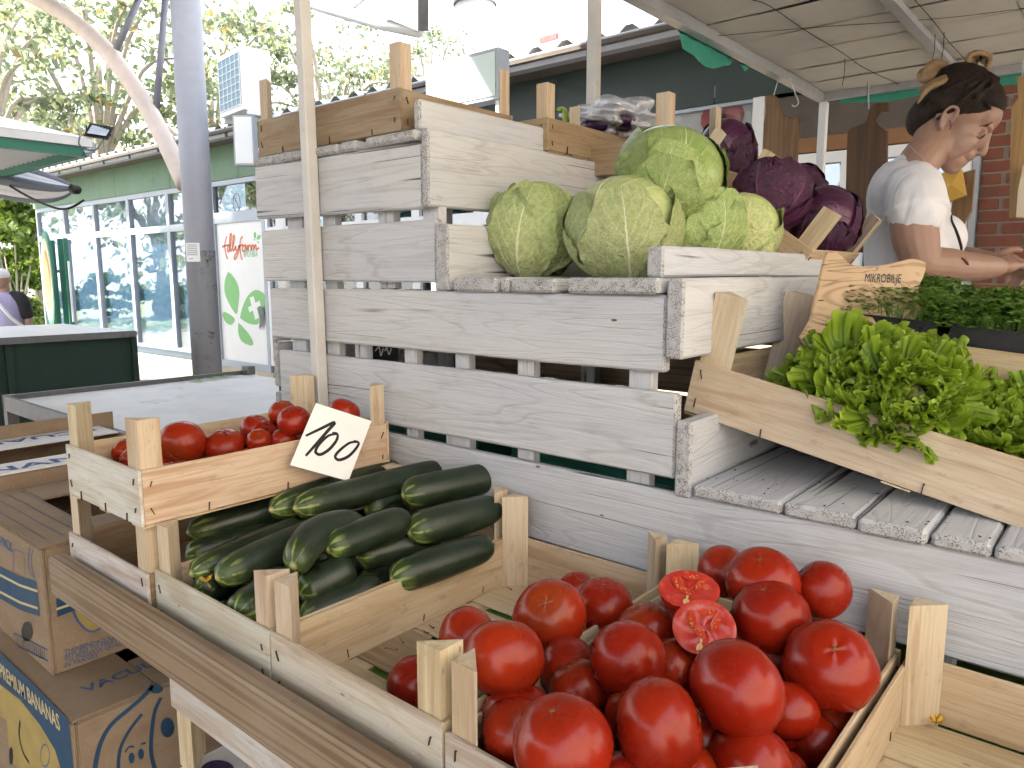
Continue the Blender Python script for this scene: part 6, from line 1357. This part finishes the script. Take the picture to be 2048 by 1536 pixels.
# ---------------------------------------------------------------- people
from mathutils.bvhtree import BVHTree
def ell(bm, c, r, rot=None, sub=3):
    ret = bmesh.ops.create_icosphere(bm, subdivisions=sub, radius=1); Mr = Euler(rot).to_matrix() if rot else Matrix.Identity(3)
    for v in ret['verts']: v.co = Mr @ Vector((v.co.x * r[0], v.co.y * r[1], v.co.z * r[2])) + Vector(c)
def limb(bm, pts, rads, seg=14, smooth=5):                # tapered round limb with rounded ends; rads may be (rx, ry)
    P = spline(pts, smooth); n = len(P); q = len(rads) - 1
    def rad(t):
        t *= q; i = min(int(t), q - 1); a, b = rads[i], rads[i + 1]; f = t - i; f = f * f * (3 - 2 * f)
        a = a if hasattr(a, '__len__') else (a, a); b = b if hasattr(b, '__len__') else (b, b); return a[0] + (b[0] - a[0]) * f, a[1] + (b[1] - a[1]) * f
    rings = []; ref = Vector((0, 1, 0))
    for i, p in enumerate(P):
        t = (P[min(i + 1, n - 1)] - P[max(i - 1, 0)]).normalized(); v = (ref - t * ref.dot(t))
        v = v.normalized() if v.length > .1 else t.orthogonal().normalized(); u = v.cross(t); rx, ry = rad(i / (n - 1))
        rings.append([bm.verts.new(p + u * rx * math.cos(6.2832 * k / seg) + v * ry * math.sin(6.2832 * k / seg)) for k in range(seg)])
    for a, b in zip(rings[:-1], rings[1:]):
        for k in range(seg): bm.faces.new((a[k], a[(k + 1) % seg], b[(k + 1) % seg], b[k]))
    bm.faces.new(rings[0][::-1]); bm.faces.new(rings[-1])
    for e_, ra_ in ((P[0], rad(0)), (P[-1], rad(1))): ell(bm, e_, (min(ra_) * .98,) * 3, None, 2)
def union(name, bm, mat, voxel, smooth=3):
    bmesh.ops.recalc_face_normals(bm, faces=bm.faces)
    me = mesh_of(bm, name, mat); o = bpy.data.objects.new(name, me); COL.objects.link(o)
    md = o.modifiers.new('r', 'REMESH'); md.mode = 'VOXEL'; md.voxel_size = voxel; md.use_smooth_shade = True
    sm = o.modifiers.new('s', 'SMOOTH'); sm.factor = .5; sm.iterations = smooth
    dg = bpy.context.evaluated_depsgraph_get(); res = bpy.data.meshes.new_from_object(o.evaluated_get(dg)); bpy.data.objects.remove(o); bpy.data.meshes.remove(me)
    res.name = name; res.materials.clear(); res.materials.append(mat); res.polygons.foreach_set('use_smooth', [True] * len(res.polygons)); return res
D0 = 2.06; YAW = R(11)
wo = ond(1835, 540, D0); wo.z = -1.18
wm = thing('person', 'woman in white T-shirt with dark hair in a bun, bending over the stall', 'person', wo, (0, 0, YAW))
WI = (Matrix.Translation(wo) @ Matrix.Rotation(YAW, 4, 'Z')).inverted()
def wl(px, py, dd=0.0): return WI @ ond(px, py, D0 + dd)
EAR = wl(1899, 248, 0); PIT = R(34)
HM = Matrix.Translation(EAR) @ Matrix.Rotation(PIT, 4, 'Y')
def hd(x, y, z): return HM @ Vector((x, y, z))
hr_ = (0, PIT, 0)
bm = bmesh.new()
ell(bm, hd(-.004, 0, .045), (.096, .074, .082), hr_, 4); ell(bm, hd(.042, 0, -.012), (.057, .060, .086), hr_, 4); ell(bm, hd(.072, 0, -.087), (.028, .028, .021), hr_); ell(bm, hd(.060, 0, .055), (.042, .058, .045), hr_)
ell(bm, hd(.090, 0, -.043), (.017, .030, .018), hr_); ell(bm, hd(.052, 0, -.066), (.050, .046, .036), hr_); ell(bm, hd(.020, 0, -.075), (.05, .050, .035), hr_); ell(bm, hd(.030, 0, -.05), (.05, .05, .05), hr_)
for s in (-1, 1):
    ell(bm, hd(.056, s * .042, -.030), (.034, .020, .038), hr_); ell(bm, hd(.014, s * .048, -.050), (.040, .018, .034), hr_)
    ell(bm, hd(.034, s * .036, -.062), (.046, .018, .026), (0, PIT + R(-12), s * R(20))); ell(bm, hd(.070, s * .034, -.022), (.022, .022, .028), hr_); ell(bm, hd(.083, s * .030, .014), (.013, .016, .010), hr_); ell(bm, hd(.102, s * .011, -.032), (.010, .007, .007), hr_)
    # ear: back plate, rim and lobe
    ell(bm, hd(-.004, s * .076, .002), (.016, .006, .026), (0, PIT + R(8), 0)); 
    limb(bm, [hd(.004, s * .080, -.006), hd(.008, s * .083, .012), hd(.002, s * .086, .027), hd(-.014, s * .088, .026), hd(-.021, s * .088, .008), hd(-.014, s * .085, -.016), hd(-.003, s * .081, -.029)], [.0035, .004, .0045, .005, .0045, .005, .0065], 8, 4)
ell(bm, hd(.088, 0, .034), (.013, .044, .010), hr_); limb(bm, [hd(.094, 0, .028), hd(.103, 0, .006), hd(.113, 0, -.014), hd(.116, 0, -.023)], [.009, .0095, .0105, .0108], 10); ell(bm, hd(.096, 0, -.052), (.009, .020, .0055), hr_); ell(bm, hd(.094, 0, -.0635), (.009, .018, .006), hr_); ell(bm, hd(.088, 0, -.048), (.015, .026, .014), hr_)
limb(bm, [hd(-.015, 0, -.02), wl(1862, 292), wl(1838, 325), wl(1818, 362)], [(.060, .056), (.052, .053), (.054, .060), (.050, .08)], 18)
ell(bm, wl(1815, 385), (.06, .12, .05))
# arms and hands
RA = [wl(1826, 372, -.165), wl(1828, 445, -.195), wl(1842, 528, -.205), wl(1912, 534, -.175), wl(1988, 536, -.125)]
limb(bm, [wl(1826, 372, -.165), wl(1826, 420, -.19), wl(1830, 470, -.20), wl(1842, 525, -.205)], [.055, .058, .054, .045], 16); limb(bm, [wl(1846, 527, -.203), wl(1890, 530, -.185), wl(1945, 534, -.15), wl(1992, 534, -.12)], [.043, .043, .036, .027], 16)
limb(bm, [wl(1826, 372, .165), wl(1850, 450, .20), wl(1885, 520, .18)], [.053, .052, .043], 14); limb(bm, [wl(1888, 520, .18), wl(1930, 520, .10), wl(1972, 519, .02)], [.042, .038, .026], 14)
def hand(w, k, side, up):
    w = Vector(w); k = Vector(k); f = (k - w).normalized(); s = f.cross(Vector((0, 0, 1))).normalized() * side; u = s.cross(f) * (1 if s.cross(f).z > 0 else -1)
    ell(bm, w + f * .040, (.040, .032, .020), (0, math.asin(-f.z), math.atan2(f.y, f.x)))
    for j in range(4):
        b = w + f * .070 + s * (.024 - .016 * j); L = (.036, .042, .040, .031)[j]; a1, a2 = .9 - .06 * j, 1.9
        p1 = b + f * L * .75 * math.cos(.35) - u * L * .3; p2 = p1 + (f * math.cos(a1 + .3) - u * math.sin(a1 + .3)) * L * .62; p3 = p2 + (f * math.cos(a2) - u * math.sin(a2)) * L * .45
        limb(bm, [b - f * .02, b, p1, p2, p3], [.009, .0092, .0085, .0078, .0065], 8, 3)
    tb = w + f * .018 + s * .022 + u * .006; limb(bm, [tb, tb + f * .026 + s * .012 + u * up * .012, tb + f * .048 + s * .006 + u * up * .022, tb + f * .062 - s * .004 + u * up * .020], [.012, .0105, .0092, .0075], 8, 3)
hand(wl(1990, 534, -.12), wl(2050, 528, -.06), -1, .3); hand(wl(1972, 518, .02), wl(2036, 520, -.03), 1, 1.0)
body = union('body', bm, M['skin'], .0034, 3); put('body', body, wm)
# shirt
bm = bmesh.new()
limb(bm, [wl(1818, 352), wl(1812, 400), wl(1815, 460), wl(1822, 520), wl(1826, 590), wl(1830, 660)], [(.066, .10), (.092, .165), (.112, .165), (.118, .160), (.120, .165), (.118, .17)], 24)
ell(bm, wl(1790, 395), (.072, .15, .10)); ell(bm, wl(1822, 362), (.088, .13, .042), (0, R(28), 0))
for s in (-1, 1): ell(bm, wl(1882, 478, s * .075), (.062, .072, .066)); ell(bm, wl(1824, 384, s * .135), (.066, .062, .066))
limb(bm, [wl(1826, 372, -.150), wl(1830, 398, -.185), wl(1833, 428, -.200)], [(.068, .066), (.071, .066), (.076, .069)], 20); limb(bm, [wl(1826, 372, .150), wl(1838, 405, .185), wl(1850, 436, .20)], [.066, .068, .070], 18)
for k in range(7): a = wl(1790 + 10 * k, 405 + 9 * k, -.14 - .006 * k); limb(bm, [wl(1772 + 7 * k, 440 + 13 * k, -.12), wl(1800 + 8 * k, 425 + 14 * k, -.158)], [.003, .006], 6)
shirt = union('shirt', bm, M['shirt'], .0045, 4); put('shirt', shirt, wm)
# trousers
bm = bmesh.new(); limb(bm, [wl(1826, 640), wl(1828, 700), wl(1830, 740)], [(.120, .172), (.125, .178), (.12, .17)], 20)
for s in (-1, 1): limb(bm, [wl(1830, 720, s * .085), Vector((.02, s * .09, .52)), Vector((.0, s * .09, .10))], [.088, .062, .048], 14); ell(bm, (.05, s * .09, .045), (.12, .045, .045))
put('trousers', union('trousers', bm, M['jeans'], .008, 2), wm)
# hair
bm = bmesh.new(); ell(bm, hd(-.012, 0, .056), (.099, .079, .085), hr_, 4); ell(bm, hd(-.064, 0, -.006), (.046, .062, .064), hr_); ell(bm, hd(-.03, 0, .075), (.085, .076, .078), hr_); ell(bm, hd(.030, 0, .105), (.052, .058, .034), (0, PIT + R(14), 0)); ell(bm, hd(.048, 0, .092), (.045, .060, .035), (0, PIT + R(20), 0))
rh = random.Random(5)
for k in range(64):
    s = -1 if k % 3 else 1; t = rh.random(); a = (hd(.070 - .10 * t, s * (.055 + .02 * t), .072 - .09 * t) if k % 2 else hd(-.075 + rh.uniform(-.02, .02), s * rh.uniform(.0, .055), -.045 + rh.uniform(0, .03)))
    b = hd(-.02 + rh.uniform(-.02, .05), s * rh.uniform(.055, .075), .085 + rh.uniform(-.02, .02)); c_ = hd(.0 + rh.uniform(-.02, .03), s * rh.uniform(0, .03), .142)
    limb(bm, [a, (a + b) / 2 + Vector((0, s * .012, 0)), b, c_], [.003, .0055, .006, .006], 6, 4)
put('hair', union('hair', bm, M['hair_dark'], .0032, 1), wm)
bm = bmesh.new(); bc = wl(1866, 150, -.005)
for k in range(9):
    a0 = k * .7; pts = [bc + Vector((.030 * math.cos(a0 + q * .9) * (1 - .08 * q), .032 * math.sin(a0 * 1.3 + q), .022 * math.sin(a0 + q * 1.2) + .004 * q)) for q in range(5)]; limb(bm, pts, [.009, .013, .013, .012, .006], 8, 4)
limb(bm, [wl(1842, 180, -.03), wl(1870, 168, -.045), wl(1905, 152, -.05), wl(1940, 146, -.03)], [.008, .014, .013, .008], 8); limb(bm, [wl(1836, 205, -.05), wl(1858, 176, -.06), wl(1900, 158, -.055), wl(1935, 150, -.03)], [.004, .009, .010, .008], 8)
for k in range(7): limb(bm, [wl(1934 + 3 * k, 138, -.03 + .01 * k), wl(1938 + 2 * k, 112 + k, -.025 + .01 * k), wl(1960, 106 + 2 * k, -.02 + .01 * k), wl(1980 - k, 116 + 2 * k, -.02 + .01 * k), wl(1972, 140, -.02 + .01 * k)], [.007, .008, .0085, .008, .006], 8, 4)
put('hair_bun', union('hair_bun', bm, M['hair_blond'], .003, 1), wm)
bm = bmesh.new(); limb(bm, [wl(1914, 142, -.03), wl(1935, 140, -.045), wl(1958, 146, -.045), wl(1972, 154, -.03)], [.011, .017, .018, .011], 10); ell(bm, wl(1950, 146, .01), (.035, .035, .018), (0, R(20), 0)); put('hair_tie', union('hair_tie', bm, M['black_cloth'], .003, 1), wm)
MB().tube([wl(1976, 148, -.05), wl(1984, 160, -.05), wl(1991, 178, -.045)], .0022, 6).obj('hair_pin', M['bead'], wm, True); ft = thing('_t', 'x', 'x'); bpy.data.objects.remove(ft)
MB().box((-.004, -.002, -.003), (.004, .002, .003)).obj('hair_clip', M['flower_tie'], wm, loc=wl(1971, 159, -.055))
# drawn details laid on the surface where the eye meets it
def skinline(mesh, pts, w, mat, name, lift=.0008, seg=5):
    tree = BVHTree.FromPolygons([v.co for v in mesh.vertices], [tuple(p.vertices) for p in mesh.polygons]); o = WI @ Vector((0, 0, 0)); P = []
    for x, y in [(p.x, p.y) for p in spline([(a, b, 0) for a, b in pts], seg)]:
        d = (WI @ ond(x, y, 1.0) - o).normalized(); h = tree.ray_cast(o, d)
        if h[0] is not None: P.append(h[0] + h[1] * lift)
    if len(P) > 2:
        n = len(P); ws = w if hasattr(w, '__len__') else [w * (.45 + .55 * math.sin(math.pi * i / (n - 1))) for i in range(n)]
        return MB().tube(P, [max(.0004, q / 2) for q in ws], 6).obj(name, M[mat], wm, True)
skinline(body, [(1953, 272), (1958, 277), (1965, 274), (1970, 268)], .0035, 'lash', 'eyelashes'); skinline(body, [(1956, 267), (1964, 265), (1970, 262)], .0012, 'lip', 'eyelid_crease')
skinline(body, [(1958, 252), (1970, 251), (1980, 247), (1985, 243)], .0032, 'hair_dark', 'eyebrow'); skinline(body, [(1930, 312), (1936, 318), (1942, 319), (1946, 317)], .003, 'lip', 'lips'); skinline(body, [(1952, 307), (1956, 309), (1958, 306)], .002, 'lash', 'nostril')
skinline(body, [(1897, 240), (1902, 245), (1902, 254), (1899, 259)], .004, 'lip', 'ear_hollow')
skinline(body, [(1812, 285), (1830, 302), (1848, 322), (1866, 340)], .0018, 'silver', 'necklace', .001); skinline(shirt, [(1905, 424), (1903, 440), (1912, 462), (1920, 486), (1922, 500), (1916, 514)], .008, 'black_cloth', 'shirt_print', .0006)
skinline(body, [(1922, 516), (1930, 522), (1936, 530)], .008, 'bead', 'bracelet', .001)
pf = thing('duckboard', 'wooden duckboard the woman stands on behind the stall', 'platform', (wo.x, wo.y + .1, -1.5))
for k in range(5): board('slat', pf, (-.5, -.40 + .16 * k, .27), (.5, -.26 + .16 * k, .31), M['timber'], 'X', .003)
for x in (-.45, .41): board('bearer', pf, (x, -.40, 0), (x + .05, .38, .269), M['timber'], 'Y', .003)

# passer-by at the left edge
mo = ond(16, 655, 9.3); mo.z = -1.5; mp = thing('person', 'man in lilac and black shirt with shoulder bag walking at the left edge', 'person', mo, (0, 0, R(-48)))
bm = bmesh.new(); z = 1.45
ell(bm, (.02, 0, z + .0), (.092, .075, .115)); ell(bm, (.05, 0, z - .05), (.05, .052, .065)); limb(bm, [(0, 0, z - .08), (-.01, 0, z - .20)], [.056, .062], 12); ell(bm, (.105, 0, z - .02), (.016, .013, .02))
for s in (-1, 1):
    ell(bm, (.0, s * .078, z - .01), (.017, .01, .03)); limb(bm, [(0, s * .20, z - .26), (.0, s * .255, z - .50), (.08, s * .27, z - .72)], [.052, .045, .034], 12); ell(bm, (.11, s * .27, z - .77), (.045, .022, .035))
    for j in range(4): limb(bm, [(.12 + .008 * j, s * (.258 + .008 * j), z - .79), (.13 + .012 * j, s * .262, z - .84)], [.011, .008], 6)
    limb(bm, [(.11, s * .255, z - .75), (.145, s * .245, z - .79)], [.012, .009], 6)
put('body', union('body', bm, M['skin'], .008, 2), mp)
bm = bmesh.new(); limb(bm, [(-.01, 0, z - .18), (-.01, 0, z - .32), (.01, 0, z - .55), (.02, 0, z - .78)], [(.07, .14), (.12, .20), (.15, .20), (.14, .20)], 20); put('shirt', union('shirt', bm, M['lilac'], .012, 2), mp)
bm = bmesh.new()
for s in (-1, 1): limb(bm, [(-.01, s * .10, z - .19), (0, s * .20, z - .25), (.0, s * .245, z - .44)], [.055, .075, .070], 14)
put('sleeves', union('sleeves', bm, M['black_cloth'], .012, 2), mp)
bm = bmesh.new(); limb(bm, [(.01, 0, z - .76), (.0, 0, z - .90)], [(.14, .19), (.13, .18)], 16)
for s in (-1, 1): limb(bm, [(.0, s * .09, z - .85), (.02, s * .09, .5), (0, s * .09, .08)], [.09, .065, .05], 12); ell(bm, (.06, s * .09, .05), (.13, .05, .05))
put('trousers', union('trousers', bm, M['black_cloth'], .014, 2), mp)
bm = bmesh.new(); ell(bm, (.03, 0, z + .055), (.10, .085, .075)); put('hair', union('hair', bm, M['white_cloth'], .01, 1), mp)
bg_ = thing('shoulder_bag', 'grey shoulder bag with white strap on the passing man', 'bag', mo + Matrix.Rotation(R(-48), 3, 'Z') @ Vector((.02, .25, z - .72)), (0, 0, R(-48)))
bm = bmesh.new(); ell(bm, (0, 0, 0), (.16, .045, .12)); put('pouch', union('pouch', bm, M['grey_bag'], .012, 2), bg_); MB().tube(spline([(.0, .0, .1), (.12, -.10, .24), (.165, -.20, .40), (.10, -.35, .52), (-.02, -.42, .54)], 5), .02, 8).obj('strap', M['white_cloth'], bg_, True)
wb = thing('carrier_bag', 'white carrier bag in the hand of the passing man', 'bag', mo + Matrix.Rotation(R(-48), 3, 'Z') @ Vector((.12, .27, z - .98))); put('film', blobby('film', 5, .08, .05, .13, M['white_cloth'], .1), wb)
# ---------------------------------------------------------------- raise the whole set to the paving level
for o in list(SC.objects):
    if o.parent is None and o.type != 'CAMERA': o.location.z += EYE
bpy.context.view_layer.update()
